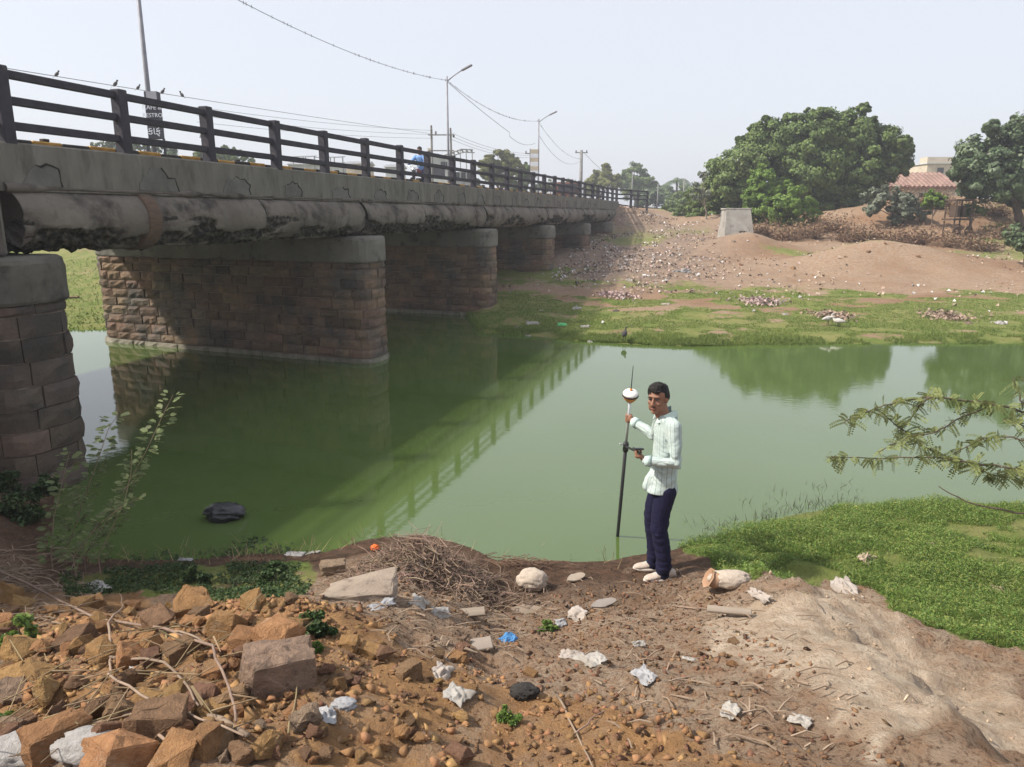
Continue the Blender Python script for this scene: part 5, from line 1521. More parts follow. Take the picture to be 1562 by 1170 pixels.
plank(1112, 938, 60, 12, woodg, "weathered wooden plank on the dirt by the sandy mound", -.3)
plank(735, 990, 30, 22, mat("flat_stone", (.30, .25, .21), (.22, .18, .15), 5, .9), "small flat grey tile left of the blue packet", .2)

# ------------------------------------------------------------------ sticks, straw, brush heap
def stick(pts_px, lift, r0, r1, label, m_=None, name="dry_branch", cat="branch", group=None, par=None):
    P_ = []
    for i, (px, py) in enumerate(pts_px):
        h = hit(px, py); l = lift[i] if hasattr(lift, '__len__') else lift
        d = ray(px, py); t = (h.y) / d[1]
        tt = t * (1 - l / max(.5, (h - Vector((0, 0, HC))).length))
        P_.append(Vector((0, 0, HC)) + Vector(d) * tt)
    n = len(P_)
    Q = []
    for i in range(n - 1):
        for t in (0, .33, .66):
            Q.append(P_[i].lerp(P_[i + 1], t) + Vector([random.gauss(0, .006) for _ in range(3)]) * (1 if t else 0))
    Q.append(P_[-1])
    mb = MB().tube(Q, [r0 + (r1 - r0) * i / (len(Q) - 1) for i in range(len(Q))], 6)
    o = mb.build(name, m_ or bark_twig, par, True)
    if par is None: tag(o, label, cat, group)
    return o
db = empty("dry_branch", hit(60, 910)); tag(db, "long forked bare dry branch lying across the rubble heap", "branch")
inv = db.location.copy()
for nm, pts_, l, r0, r1 in [("stem", [(-20, 862), (70, 905), (150, 945), (250, 958), (325, 985), (350, 1050), (360, 1100)], .20, .010, .005),
                            ("fork", [(165, 950), (170, 1000), (165, 1028), (215, 1060), (280, 1085), (372, 1122)], .18, .007, .004),
                            ("twig", [(168, 1002), (250, 1010), (285, 1045), (303, 1076)], .18, .007, .004),
                            ("twig", [(165, 950), (188, 925), (182, 905)], .2, .007, .003), ("twig", [(250, 958), (290, 968), (330, 985)], .14, .006, .004)]:
    q = stick(pts_, l, r0, r1, None, par=db, name=nm); q.location = -inv
stick([(258, 1072), (320, 1092), (378, 1122)], .05, .013, .010, "thick grey stick lying below the forked branch")
stick([(25, 1135), (110, 1110), (198, 1090)], .06, .009, .006, "straight grey stick lying towards the dark pointed rock")
stick([(200, 1090), (235, 1115), (270, 1148)], .12, .008, .005, "pale bent stick leaning on the dark pointed rock")
stick([(250, 1000), (252, 962), (290, 950), (316, 944)], .06, .006, .004, "thin pale bent straw standing in the rubble", gr_dry)
stick([(440, 1118), (452, 1060), (466, 1012)], .10, .004, .002, "dry seed-head grass stem in front of the tan boulder", gr_dry, "grass_stem", "grass stem")
stick([(850, 1060), (880, 1120), (905, 1172)], .06, .006, .003, "thin dry twig in the reddish dirt", None)
stick([(875, 1122), (900, 1098), (930, 1075)], .06, .004, .002, "thin side twig leaning over the reddish dirt", None)
stick([(1025, 924), (1060, 928), (1092, 930)], .03, .006, .004, "straight pale stick lying left of the plank", None)
stick([(1018, 860), (1032, 868), (1045, 880)], .03, .004, .003, "thin white root behind the surveyor's shoe", None)
stick([(695, 961), (740, 961), (785, 962)], .03, .004, .004, "thin reddish straight stick left of the blue packet", None)
stick([(225, 818), (235, 822), (250, 828)], .06, .009, .006, "short bare stick poking out at the waterline", None)
stick([(465, 855), (510, 815), (560, 785), (600, 765)], .06, .003, .002, "long thin pale grass stem arching over the water", gr_dry, "grass_stem", "grass stem")
stick([(700, 836), (735, 822), (768, 822)], .05, .004, .002, "thin bent twig reaching from the brush heap over water", None)
g = np.random.default_rng(9)
mb = MB()
poly = pxpoly([(0, 1030), (60, 1010), (170, 1060), (330, 1110), (330, 1172), (-40, 1172)])
xs, ys = [p[0] for p in poly], [p[1] for p in poly]
for _ in range(110):
    x, y = g.uniform(min(xs), max(xs)), g.uniform(min(ys), max(ys))
    a = g.normal(.5, .8); L_ = g.uniform(.05, .24)
    p = Vector((x, y, hz(x, y) + g.uniform(.03, .10))); d = Vector((math.cos(a), math.sin(a), g.normal(0, .18))) * L_
    mb.tube([p - d / 2, p + d / 2 + Vector((0, 0, g.normal(0, .01)))], [g.uniform(.0018, .0045), .002], 4)
tag(mb.build("straw", gr_dry), "dry straw strewn over the lower left rubble", "straw", kind='stuff')
mb = MB()
for (pxr, pyr, n_, ln) in [((0, 120), (835, 905), 90, .3), ((0, 130), (880, 960), 60, .35), ((560, 1000), (880, 1010), 110, .16), ((900, 1300), (900, 1150), 90, .16)]:
    for _ in range(n_):
        p = hit(g.uniform(*pxr), g.uniform(*pyr)); a = g.uniform(0, 3.14); L_ = g.uniform(.3, 1) * ln
        d = Vector((math.cos(a), math.sin(a) * .6, g.normal(0, .12))) * L_; p.z += .02
        mb.tube([p - d / 2, p + Vector((0, 0, g.uniform(0, .02))), p + d / 2], [.004, .004, .002], 4, cap=False)
tag(mb.build("twig_litter", bark_twig), "thin dry twigs strewn over the near bank", "twigs", kind='stuff')
# brush heap
bh = hit(650, 872)
bh0 = empty("brush_heap", bh); tag(bh0, "heap of dry tangled twigs and rubbish at the water's edge", "brush heap")
mb = MB()
for _ in range(900):
    x, y = g.normal(0, .34), g.normal(0.05, .20)
    top = .23 * math.exp(-(x / .42) ** 2 - ((y - .05) / .28) ** 2)
    base = hz(bh.x + x, bh.y + y) - bh.z
    p = Vector((x, y, base + top * g.uniform(.1, 1.15) + .01))
    a = g.uniform(0, 3.14); L_ = g.uniform(.10, .42)
    d = Vector((math.cos(a), math.sin(a), g.normal(0, .25))) * L_
    m1 = p + Vector((0, 0, g.uniform(-.02, .04)))
    r_ = g.uniform(.0014, .0042)
    j1, j2 = Vector(g.normal(0, .022, 3)), Vector(g.normal(0, .022, 3))
    mb.tube([p - d / 2, p - d / 5 + j1, p + d / 5 + j2, p + d / 2 + j1], [r_, r_ * .9, r_ * .7, r_ * .4], 4, cap=False)
tw = mb.build("twigs", mat("heap_twig", (.30, .22, .165), (.19, .13, .095), 8, .95, island=.45), bh0); tw['kind'] = 'stuff'
P = np.stack([g.normal(0, .34, 900), g.normal(.05, .2, 900), np.zeros(900)], 1)
P[:, 2] = hgt(bh.x + P[:, 0], bh.y + P[:, 1]) - bh.z + .24 * np.exp(-(P[:, 0] / .42) ** 2 - ((P[:, 1] - .05) / .28) ** 2) * g.random(900)
q = link("dry_leaves", leaf_mesh("dry_leaves", P, np.full(900, .045), .6, .3, 77), mat("litter_leaf", (.24, .165, .115), (.14, .09, .06), 4, .9, island=.4), bh0); q['kind'] = 'stuff'
mb = MB()
bh2 = hit(800, 862)
for _ in range(120):
    x, y = g.normal(0, .16), g.normal(0, .06); a = g.normal(0, .5)
    p = Vector((x, y, hz(bh2.x + x, bh2.y + y) - bh2.z + g.uniform(0, .07))); d = Vector((math.cos(a), math.sin(a), g.normal(0, .15))) * g.uniform(.06, .2)
    mb.tube([p - d / 2, p + d / 2], .003, 4, cap=False)
o = mb.build("root_tuft", bark_dry); o.location = bh2; tag(o, "low mat of brown roots at the waterline right of the heap", "roots")

# ------------------------------------------------------------------ weeds in front
def stem_weed(pts_px, Y, label, seed, leaf=.075, step=.030, m_=None, r_=.006):
    g = np.random.default_rng(seed)
    P_ = [at(px, py, Y + .02 * i) for i, (px, py) in enumerate(pts_px)]
    base = Vector((P_[0].x, P_[0].y, hz(P_[0].x, P_[0].y) - .02))
    root = empty("weed_plant", base); tag(root, label, "weed", "tall leafy weeds by the stone pier")
    P_ = [base] + [p for p in P_ if p.z > base.z + .03]
    Q = []
    for i in range(len(P_) - 1):
        for t in np.linspace(0, 1, 5, endpoint=False): Q.append(P_[i].lerp(P_[i + 1], t))
    Q.append(P_[-1]); Q = [q - base for q in Q]
    MB().tube(Q, [r_ * (1 - .75 * i / len(Q)) for i in range(len(Q))], 5).build("stem", bark_twig, root, True)
    V, Fc = [], []
    L_ = sum((b - a).length for a, b in zip(Q[:-1], Q[1:])); acc = .10
    tot = 0; nxt = .12
    for a, b in zip(Q[:-1], Q[1:]):
        seg = (b - a).length
        while nxt < tot + seg:
            p = a.lerp(b, (nxt - tot) / seg)
            for sg_ in (-1, 1):
                for _ in range(2 if g.random() < .5 else 1):
                    an = g.uniform(0, 6.28)
                    d = Vector((sg_ * g.uniform(.5, 1), g.normal(0, .6), g.uniform(-.1, .5))).normalized()
                    nr = Vector((g.normal(0, .4), g.normal(-.2, .4), 1)).normalized(); sd_ = d.cross(nr).normalized()
                    o_ = p + d * leaf * g.uniform(.15, .9); l = leaf * g.uniform(.6, 1.15); w = l * .30
                    k0 = len(V)
                    V += [o_, o_ + d * l * .3 + sd_ * w, o_ + d * l * .75 + sd_ * w * .8, o_ + d * l - Vector((0, 0, l * .12)), o_ + d * l * .75 - sd_ * w * .8, o_ + d * l * .3 - sd_ * w]
                    Fc.append([k0 + i for i in range(6)])
            nxt += step * g.uniform(.6, 1.4)
        tot += seg
    mb = MB(); mb.v = [tuple(v) for v in V]; mb.f = [tuple(f) for f in Fc]
    fo = mb.build("leaves", m_ or lf_weed, root); fo['kind'] = 'stuff'
stem_weed([(78, 850), (82, 790), (95, 735), (106, 690)], 6.0, "short leafy weed stem in front of the near stone pier", 1)
stem_weed([(128, 850), (178, 770), (222, 690), (250, 630), (264, 602)], 6.0, "long leafy weed stem leaning over the green water", 2)
stem_weed([(100, 848), (125, 770), (150, 700), (165, 655), (180, 632)], 6.2, "weed stem reaching across the bright gap beside the pier", 3)
stem_weed([(140, 700), (165, 655), (190, 612), (212, 596)], 6.3, "thin high weed sprig beside the bright water gap", 33, .06) if False else None
stem_weed([(150, 850), (190, 765), (200, 720), (201, 686)], 5.9, "weed stem with a bare top behind the leaning one", 4, .065)
stem_weed([(112, 850), (150, 800), (190, 770), (216, 758)], 5.8, "low spreading weed sprig at the left waterline", 5, .065)
def leafclump(name, blobs, Y, leaf, size, label, cat, seed, dens=.6, group=None):
    g = np.random.default_rng(seed); bs = blob3(blobs, Y, g)
    base = Vector(bs[0][0]); base.z = hz(base.x, base.y)
    root = empty(name, base); tag(root, label, cat, group)
    P, N = cloud(bs, dens, g, .4, .2); P = P - np.array(base); P = P[P[:, 2] > -.02]
    fo = link("foliage", leaf_mesh("foliage", P, np.full(len(P), size), .55, .5, seed), leaf, root)
    mb = MB()
    for c, r_ in bs:
        e = Vector(c) - base; mb.tube([(0, 0, -.02), e * .5 + Vector((0, 0, .02)), e + Vector((0, 0, r_ * .4))], [.008, .006, .003], 5)
    mb.build("stems", bark, root)
leafclump("pier_shrub", [(28, 775, 40), (70, 745, 22), (10, 735, 22), (55, 800, 26), (5, 815, 24)], 7.2, lf_deep, .05, "dark leafy shrub at the foot of the near stone pier", "shrub", 61, 1.0)
def herb(px, py, rpx, leaf, size, label, seed, dens=.5):
    p = hit(px, py); Yh_ = p.y
    leafclump("herb", [(px, py - rpx * .5, rpx * .8), (px - rpx * .5, py - rpx * .2, rpx * .5), (px + rpx * .5, py - rpx * .2, rpx * .5)], Yh_, leaf, size, label, "herb", seed, dens)
herb(478, 972, 34, lf_deep, .03, "dark green herb growing beside the big ochre rock", 71, .9)
herb(480, 996, 18, gr_near, .035, "bright green low leaves below the dark herb", 72)
herb(776, 1100, 20, gr_near, .022, "small feathery green seedling in the ochre dirt", 73, .6)
herb(835, 962, 16, gr_near, .03, "green seedling beside the blue packet", 74)
herb(30, 985, 38, gr_near, .045, "broad-leaved green plant at the rubble's left edge", 75, .5)
herb(10, 1108, 16, gr_near, .05, "small green leaf tuft by the straw", 76, .3)
herb(300, 888, 26, lf_deep, .035, "dark weed clump between rubble and water", 77, .7)
herb(420, 890, 26, lf_deep, .035, "dark weed clump left of the grey slab", 78, .7)

# thorn tree whose branches reach in from the right
trunk_b = Vector((4.6, 4.6, hz(4.6, 4.6)))
tt = empty("thorn_tree", trunk_b); tag(tt, "feathery thorn branches reaching over the water from the right", "tree")
YB = 4.5
BRN = [[(1640, 660), (1590, 640), (1545, 622), (1490, 612), (1420, 606), (1370, 612), (1330, 625), (1288, 644)], [(1510, 616), (1460, 642), (1425, 660), (1385, 668), (1340, 690)],
       [(1640, 745), (1562, 715), (1500, 708), (1430, 697), (1350, 700), (1260, 697)], [(1445, 698), (1412, 682), (1385, 660), (1345, 632), (1318, 628)], [(1600, 735), (1562, 728), (1520, 726), (1482, 712)],
       [(1640, 700), (1590, 680), (1545, 665), (1500, 668), (1455, 692)], [(1600, 640), (1560, 615), (1549, 590), (1546, 575)], [(1640, 690), (1600, 655), (1560, 650), (1530, 640)],
       [(1600, 790), (1530, 778), (1470, 765), (1432, 742)], [(1420, 606), (1400, 620), (1390, 640), (1368, 660)]]
XB = [[(.05, .02, 1.2), (.25, .3, 1.5), (.5, .5, 1.6), (.8, .6, 1.5)], [(.2, 0, .8), (.5, -.2, 1.1), (.9, -.3, 1.3), (1.2, -.3, 1.25)], [(-.03, .03, 1.5), (.1, .1, 1.8), (.3, .1, 2.0)],
      [(.1, 0, 1.1), (.4, .1, 1.4), (.8, .0, 1.7), (1.1, 0, 1.75)], [(.2, .0, .75), (.3, .4, 1.0), (.4, .8, 1.1), (.5, 1.1, 1.05)]]
mb = MB(); LV, LF = [], []
g = np.random.default_rng(31)
mb.tube([(.42, 0, -.1), (.36, .02, .25), (.24, 0, .6), (.12, .02, 1.0), (.0, .0, 1.35), (-.05, .05, 1.6)], [.065, .055, .045, .034, .022, .01], 8)
j0 = Vector((.0, 0, 1.0))
for bi, br in enumerate(BRN + XB):
    pts_ = [at(px, py, YB + .12 * math.sin(bi * 2.1 + i * .5)) - trunk_b for i, (px, py) in enumerate(br)] if bi < 10 else [Vector(q) for q in br]
    if bi < 10 and br[0][0] >= 1590: jj = Vector((.25 - .03 * bi, .05 * math.sin(bi), .45 + .085 * bi)); pts_ = [jj, jj.lerp(pts_[0], .45) + Vector((0, .10 * math.cos(bi * 1.7), .22 - .02 * bi))] + pts_
    Q = []
    for i in range(len(pts_) - 1):
        for t in np.linspace(0, 1, 4, endpoint=False): Q.append(pts_[i].lerp(pts_[i + 1], t) + Vector(g.normal(0, .004, 3)))
    Q.append(pts_[-1])
    r0 = .009 if bi >= 10 or br[0][0] >= 1590 else .005
    mb.tube(Q, [r0 * (1 - .8 * i / len(Q)) + .001 for i in range(len(Q))], 5)
    if bi == 8: continue
    nxt, tot = .02, 0
    for a, b in zip(Q[:-1], Q[1:]):
        seg = (b - a).length
        while nxt < tot + seg:
            p = a.lerp(b, (nxt - tot) / seg); nxt += g.uniform(.010, .028)
            if g.random() < .12: continue
            for _ in range(int(g.integers(1, 3))):
                d = Vector((g.normal(0, 1), g.normal(0, 1), g.normal(-.15, .7))).normalized(); L_ = g.uniform(.05, .10)
                nr = d.cross(Vector((g.normal(), g.normal(), g.normal()))).normalized(); sd_ = d.cross(nr).normalized()
                k_ = 8
                for q in range(k_):
                    for sg_ in (-1, 1):
                        o_ = p + d * L_ * (q + 1) / k_ - Vector((0, 0, .25 * L_ * ((q + 1) / k_) ** 2)); l = .023 * (1 - .3 * abs(q / k_ - .4)); w = .0062
                        e = (sd_ * sg_ + d * .35).normalized()
                        k0 = len(LV); LV += [o_, o_ + e * l * .5 + d * w, o_ + e * l, o_ + e * l * .5 - d * w]; LF.append((k0, k0 + 1, k0 + 2, k0 + 3))
        tot += seg
mb.build("branch", bark, tt, True)
fo = link("leaflets", npmesh("leaflets", np.array([tuple(v) for v in LV]), np.array(LF)), lf_thorn, tt); fo['kind'] = 'stuff'

# ------------------------------------------------------------------ rubbish on the far bank
def far_litter(name, n, sampler, size, mats_, label, seed):
    g = np.random.default_rng(seed)
    for mi, m_ in enumerate(mats_):
        X, Y = sampler(g, n)
        Z = hgt(X, Y); k = Z > .02; X, Y, Z = X[k], Y[k], Z[k]
        P = np.stack([X, Y, Z + .02], 1)
        # three-cornered crumpled scraps: two folded quads each
        me1 = leaf_mesh(name, P, np.full(len(P), size), .75, 1.6, seed + mi, .75, .7)
        tag(link(name, me1, m_), label[mi], "litter", kind='stuff')
def slope(g, n):
    s = g.uniform(11, 37, n); w = np.abs(g.normal(0, 1, n)) * 3.6 - .8 + np.maximum(0, (24 - s)) * .12
    p = np.array([BP(a, b, 0)[:2] for a, b in zip(s, w)]); k = fbm(p[:, 0] * .8 + 11, p[:, 1] * .8, 4) > -.08; return p[k, 0], p[k, 1]
def flat(g, n):
    x = g.uniform(-.5, 22, n); y = edge_f(x) + g.uniform(1, 18, n); k = fbm(x * .35, y * .35, 3) > .02
    return x[k], y[k]
lit_w = mat("litter_white", (.60, .58, .56), (.45, .43, .42), 3, .7, island=.3)
lit_b = mat("litter_brown", (.36, .27, .21), (.25, .18, .14), 3, .9, island=.3)
lit_k = mat("litter_dark", (.12, .10, .09), (.075, .065, .06), 3, .8, island=.4)
lit_c = mat("litter_pink", (.42, .30, .27), (.30, .23, .22), 3, .8, island=.5)
far_litter("slope_litter", 900, slope, .11, [lit_w, lit_b, lit_k, lit_c], ["white scraps strewn down the garbage slope by the bridge", "brown rubbish covering the garbage slope by the bridge",
           "dark rubbish under the bridge end on the slope", "pinkish wrappers strewn over the garbage slope"], 3)
far_litter("bank_litter", 260, flat, .11, [lit_w, lit_b], ["small pale scraps dotted over the far grass and dirt", "brown scraps dotted over the far grass and dirt"], 8)
def stone_s(g, n):
    x = g.uniform(2, 26, n); y = edge_f(x) + g.uniform(6, 24, n); k = fbm(x * .5 + 3, y * .5, 4) > .0; return x[k], y[k]
far_litter("bank_stones", 1300, stone_s, .10, [mat("far_stones", (.44, .35, .27), (.32, .24, .18), 3, .95, island=.2)], ["small stones and clods on the far dirt bank"], 14)
far_litter("slope_stones", 1800, slope, .10, [mat("slope_stone", (.42, .32, .25), (.30, .22, .165), 3, .95, island=.2)], ["brown stones and clods on the garbage slope"], 16)
for k, (px, py, w, m_, lab, asp) in enumerate([(812, 494, 26, pl_white, "white crumpled bag on the far grass in the bridge's shade", .6), (857, 496, 20, pl_green, "bright green plastic bag on the far grass", .8),
        (892, 499, 18, pl_white, "white packet beside the green bag at the far water edge", .6), (880, 471, 20, foam, "pale rag pair lying in the shaded far grass", .5), (826, 474, 8, pl_white, "thin white stick-like scrap in shaded grass", .4),
        (1015, 465, 18, clothm, "pale rag on the far grass in the sun", .5), (1527, 494, 22, foam, "flat white slab lying on the far right grass", .5), (805, 513, 12, pl_white, "white scrap floating at the far waterline", .5),
        (960, 428, 14, pl_white, "white bag lying on the garbage slope foot", .8), (1040, 415, 40, foam, "long pale sheet lying on the dirt below the slope", .3), (900, 522, 12, foam, "white foam piece at the far water edge", .5),
        (1198, 480, 12, pl_white, "small white scrap on the far grass centre", .6), (940, 475, 14, lit_k, "black rag on the far grass", .5), (790, 500, 14, foam, "pale scrap at the far waterline under the bridge", .5)]):
    crumple_sheet("waste_bag", px, py, w, m_, lab, "waste", 300 + k, asp, .5)
for k, (px, py, w, lab) in enumerate([(1270, 483, 44, "low brown rubbish pile on the far grass behind the egrets"), (1445, 484, 60, "low brown rubbish pile on the far right grass"), (1160, 462, 50, "flat rubbish pile at the dirt edge of the far grass"), (940, 452, 46, "pale rubbish pile at the slope foot")]):
    p = hit(px, py); g = np.random.default_rng(70 + k); wm = w * pxm(p.y)
    Q = np.stack([g.normal(0, wm * .3, 420), g.normal(0, .35, 420), np.abs(g.normal(0, .05, 420))], 1); Q[:, 2] += hgt(p.x + Q[:, 0], p.y + Q[:, 1]) - p.z + .01
    o = link("rubbish_pile", leaf_mesh("rubbish_pile", Q, np.full(420, .10), .6, .3, 400 + k, .6, .6), [lit_b, lit_b, lit_c, lit_c][k]); o.location = p; tag(o, lab, "rubbish pile", kind="stuff")
# rocks on the far side
p = hit(112, 452)
rock(112, 455, 30, "g", "pinkish flat rock on the green bank seen below the bridge", hs=.5)
for k, (px, py, w) in enumerate([(1325, 385, 10), (1290, 392, 9), (1210, 410, 10), (1130, 405, 10), (1060, 392, 11), (1090, 372, 9), (1020, 372, 10), (1150, 395, 8), (1240, 420, 9), (1400, 392, 9), (1460, 372, 8), (1350, 372, 10)]):
    rock(px, py, w, "b", "brown stone lying on the far dirt slope", "stones on the far dirt slope")
# ------------------------------------------------------------------ people
def ell(mb, c, r_, rot=None, n=(16, 10)):
    bm = bmesh.new(); bmesh.ops.create_uvsphere(bm, u_segments=n[0], v_segments=n[1], radius=1)
    bm.verts.index_update(); c = Vector(c); V = []
    for v in bm.verts:
        q = Vector((v.co.x * r_[0], v.co.y * r_[1], v.co.z * r_[2]))
        V.append(c + (rot @ q if rot else q))
    mb.add(V, [[v.index for v in f.verts] for f in bm.faces]); bm.free()
def rtube(mb, pts, rad, n=14):
    """a tube with rounded ends"""
    pts = [Vector(p) for p in pts]; rad = list(rad)
    mb.tube(pts, rad, n)
    for p, r_ in ((pts[0], rad[0]), (pts[-1], rad[-1])): ell(mb, p, (r_ * .99,) * 3)
def sect(mb, secs, n=28, pw=2.3):
    """stacked super-ellipse sections: (z, cx, rx, ry)"""
    V = []
    for z, cx, rx, ry in secs:
        for k in range(n):
            a = 2 * math.pi * k / n; c, s = math.cos(a), math.sin(a)
            V.append((cx + rx * math.copysign(abs(c) ** (2 / pw), c), ry * math.copysign(abs(s) ** (2 / pw), s), z))
    m_ = len(secs)
    mb.add(V, [(i * n + k, i * n + (k + 1) % n, (i + 1) * n + (k + 1) % n, (i + 1) * n + k) for i in range(m_ - 1) for k in range(n)] + [tuple(range(n))[::-1], tuple((m_ - 1) * n + k for k in range(n))])
def fuse(mb, name, voxel, smooth=4, m_=None, parent=None, disp=None):
    me = bpy.data.meshes.new(name); me.from_pydata([tuple(v) for v in mb.v], [], mb.f)
    o = bpy.data.objects.new(name, me); COL.objects.link(o)
    r_ = o.modifiers.new("r", 'REMESH'); r_.mode = 'VOXEL'; r_.voxel_size = voxel
    s_ = o.modifiers.new("s", 'SMOOTH'); s_.factor = .5; s_.iterations = smooth
    dg = bpy.context.evaluated_depsgraph_get()
    me2 = bpy.data.meshes.new_from_object(o.evaluated_get(dg)); bpy.data.objects.remove(o)
    me2.name = name
    n = len(me2.vertices)
    if disp:
        co = np.zeros(n * 3, np.float32); me2.vertices.foreach_get('co', co); nr = np.zeros(n * 3, np.float32); me2.vertices.foreach_get('normal', nr)
        co, nr = co.reshape(-1, 3), nr.reshape(-1, 3)
        me2.vertices.foreach_set('co', (co + nr * disp(co)[:, None]).astype(np.float32).ravel())
    me2.polygons.foreach_set('use_smooth', np.ones(len(me2.polygons), bool)); me2.update()
    return link(name, me2, m_, parent)
def ik(a, b, l1, l2, pole):
    a, b = Vector(a), Vector(b); d = b - a; L_ = min(d.length, (l1 + l2) * .999); dn = d.normalized()
    x = (l1 * l1 - l2 * l2 + L_ * L_) / (2 * L_); h = math.sqrt(max(0, l1 * l1 - x * x))
    p = Vector(pole) - a; p = (p - dn * p.dot(dn)).normalized()
    return a + dn * x + p * h
skin = mat("skin", (.27, .135, .085), (.22, .105, .065), 8, .6, .15, 60, spec=.4)
hairm = mat("hair_black", (.010, .008, .008), (.018, .015, .014), 20, .6, .8, 90)
eyew = mat("eye_white", (.26, .22, .20), None, 3, .3)
eyek = mat("eye_iris", (.015, .01, .008), None, 3, .3)
lipm = mat("lip", (.20, .085, .065), (.17, .07, .055), 8, .6)
navy = mat("navy_trousers", (.007, .0066, .034), (.005, .0046, .024), 5, .9, .4, 60)
shoem = mat("shoe_beige", (.50, .42, .36), (.42, .345, .29), 10, .8, .4, 60)
solem = mat("shoe_white_sole", (.64, .57, .50), (.55, .48, .42), 8, .7)
def shirt_mat():
    m = mat("striped_shirt", (.46, .53, .505), (.38, .455, .435), 10, .85, .35, 50)
    nt = m.node_tree; b = nt.nodes['Principled BSDF']; src = b.inputs['Base Color'].links[0].from_socket
    at_ = nd(nt, 'ShaderNodeAttribute', attribute_name="stripe"); fr = nd(nt, 'ShaderNodeMath', operation='FRACT'); nt.links.new(at_.outputs['Fac'], fr.inputs[0])
    lt = nd(nt, 'ShaderNodeMath', operation='LESS_THAN'); lt.inputs[1].default_value = .13; nt.links.new(fr.outputs[0], lt.inputs[0])
    m2 = nd(nt, 'ShaderNodeMath', operation='MULTIPLY'); m2.inputs[1].default_value = .68; nt.links.new(lt.outputs[0], m2.inputs[0])
    mx = nd(nt, 'ShaderNodeMix', data_type='RGBA'); nt.links.new(m2.outputs[0], mx.inputs[0]); nt.links.new(src, mx.inputs[6]); mx.inputs[7].default_value = (.10, .15, .17, 1)
    nt.links.new(mx.outputs[2], b.inputs['Base Color'])
    return m
shirtm = shirt_mat()
def segdist(co, pts):
    best = np.full(len(co), 9.); ang = np.zeros(len(co))
    for a, b in zip(pts[:-1], pts[1:]):
        a, b = np.array(a), np.array(b); d = b - a; t = np.clip(((co - a) @ d) / (d @ d), 0, 1); q = a + t[:, None] * d; v = co - q; dist = np.linalg.norm(v, axis=1)
        dn = d / np.linalg.norm(d); e1 = np.cross(dn, [0, 1, 0.2]); e1 /= np.linalg.norm(e1); e2 = np.cross(dn, e1)
        an = np.arctan2(v @ e1, v @ e2); k = dist < best
        best = np.where(k, dist, best); ang = np.where(k, an, ang)
    return best, ang
def grip(mb, c, axis, e, rad=.024, flip=1):
    """a hand closed round a rod through c; e points from the palm to the rod"""
    c, a, e = Vector(c), Vector(axis).normalized(), Vector(e); e = (e - a * e.dot(a)).normalized(); s = a.cross(e) * flip
    ell(mb, c - e * (rad + .012), (.018, .030, .042), Matrix((e, s, a)).transposed())
    for i in range(4):
        h = (i - 1.5) * -.021; R_ = rad + .003; L_ = (215, 235, 225, 195)[i]
        pts_ = [c + a * h + (-e * math.cos(t) + s * math.sin(t)) * R_ for t in [R(20 + (L_ - 20) * k / 7) for k in range(8)]]
        rtube(mb, [c + a * h * .8 - e * (rad + .012)] + pts_, [.0095] * 5 + [.009, .0085, .008, .0075], 8)
    pts_ = [c + a * (.036 - .006 * k) + (-e * math.cos(t) - s * math.sin(t)) * (rad + .004) for k, t in enumerate([R(25 + 30 * k) for k in range(5)])]
    rtube(mb, [c - e * (rad + .02) + a * .012] + pts_, [.013, .012, .011, .0105, .0095, .0085], 8)
    return c - e * (rad + .045)

# survey pole first: its lower end stands in the water
PA = gz(942, 818, 0.0); PB = at(961.3, 608, 6.42)
pd_ = (PB - PA).normalized()
def on_pole(py):
    lo, hi = 0.0, 2.0
    for _ in range(40):
        m = (lo + hi) / 2; q = PA + pd_ * m; d = q - Vector((0, 0, HC)); yy = 585 - F * (d.y * SP + d.z * CP) / (d.y * CP - d.z * SP)
        if yy > py: lo = m
        else: hi = m
    return PA + pd_ * lo
blackm = mat("pole_black", (.018, .019, .02), (.03, .031, .032), 6, .45)
silver = mat("pole_silver", (.58, .60, .62), (.48, .50, .52), 6, .35, metallic=.4)
wht = mat("receiver_white", (.78, .77, .74), (.70, .69, .66), 4, .4)
orr = mat("receiver_orange", (.60, .24, .06), (.50, .19, .05), 4, .45)
base = PA - pd_ * .45
sp = empty("survey_pole", base); tag(sp, "survey pole with a white and orange satellite receiver standing in the water", "survey pole")
def L(p): return Vector(p) - base
clamp = on_pole(681)
MB().tube([Vector((0, 0, 0)), L(PA), L(clamp)], [.015, .0165, .0165], 12).build("lower_pole", blackm, sp, True)
MB().tube([L(clamp), L(PB)], [.0125, .0125], 12).build("upper_pole", silver, sp, True)
MB().lathe(L(clamp), [(.012, -.05), (.026, -.05), (.028, -.02), (.024, 0), (.028, .02), (.022, .045), (.013, .045)], 14, pd_).build("clamp", blackm, sp, True)
MB().tube([L(clamp) + Vector((-.03, -.01, .02)), L(clamp) + Vector((-.06, -.015, .03))], [.006, .010], 8).build("clamp_knob", silver, sp)
rc = MB().lathe(L(PB), [(.016, -.035), (.03, -.03), (.045, -.012), (.062, .012), (.070, .030)], 26, pd_).build("receiver", orr, sp, True)
MB().lathe(L(PB), [(.070, .029), (.074, .032), (.074, .043), (.071, .046)], 26, pd_).build("band", blackm, rc, True)
MB().lathe(L(PB), [(.071, .045), (.068, .058), (.055, .074), (.032, .083), (.012, .085)], 26, pd_).build("dome", wht, rc, True)
MB().lathe(L(PB), [(.013, .08), (.013, .10), (.007, .105)], 10, pd_).build("antenna_socket", orr, rc)
MB().tube([L(PB) + pd_ * .10, L(PB) + pd_ * .335], [.0048, .0026], 8).build("antenna", blackm, sp)

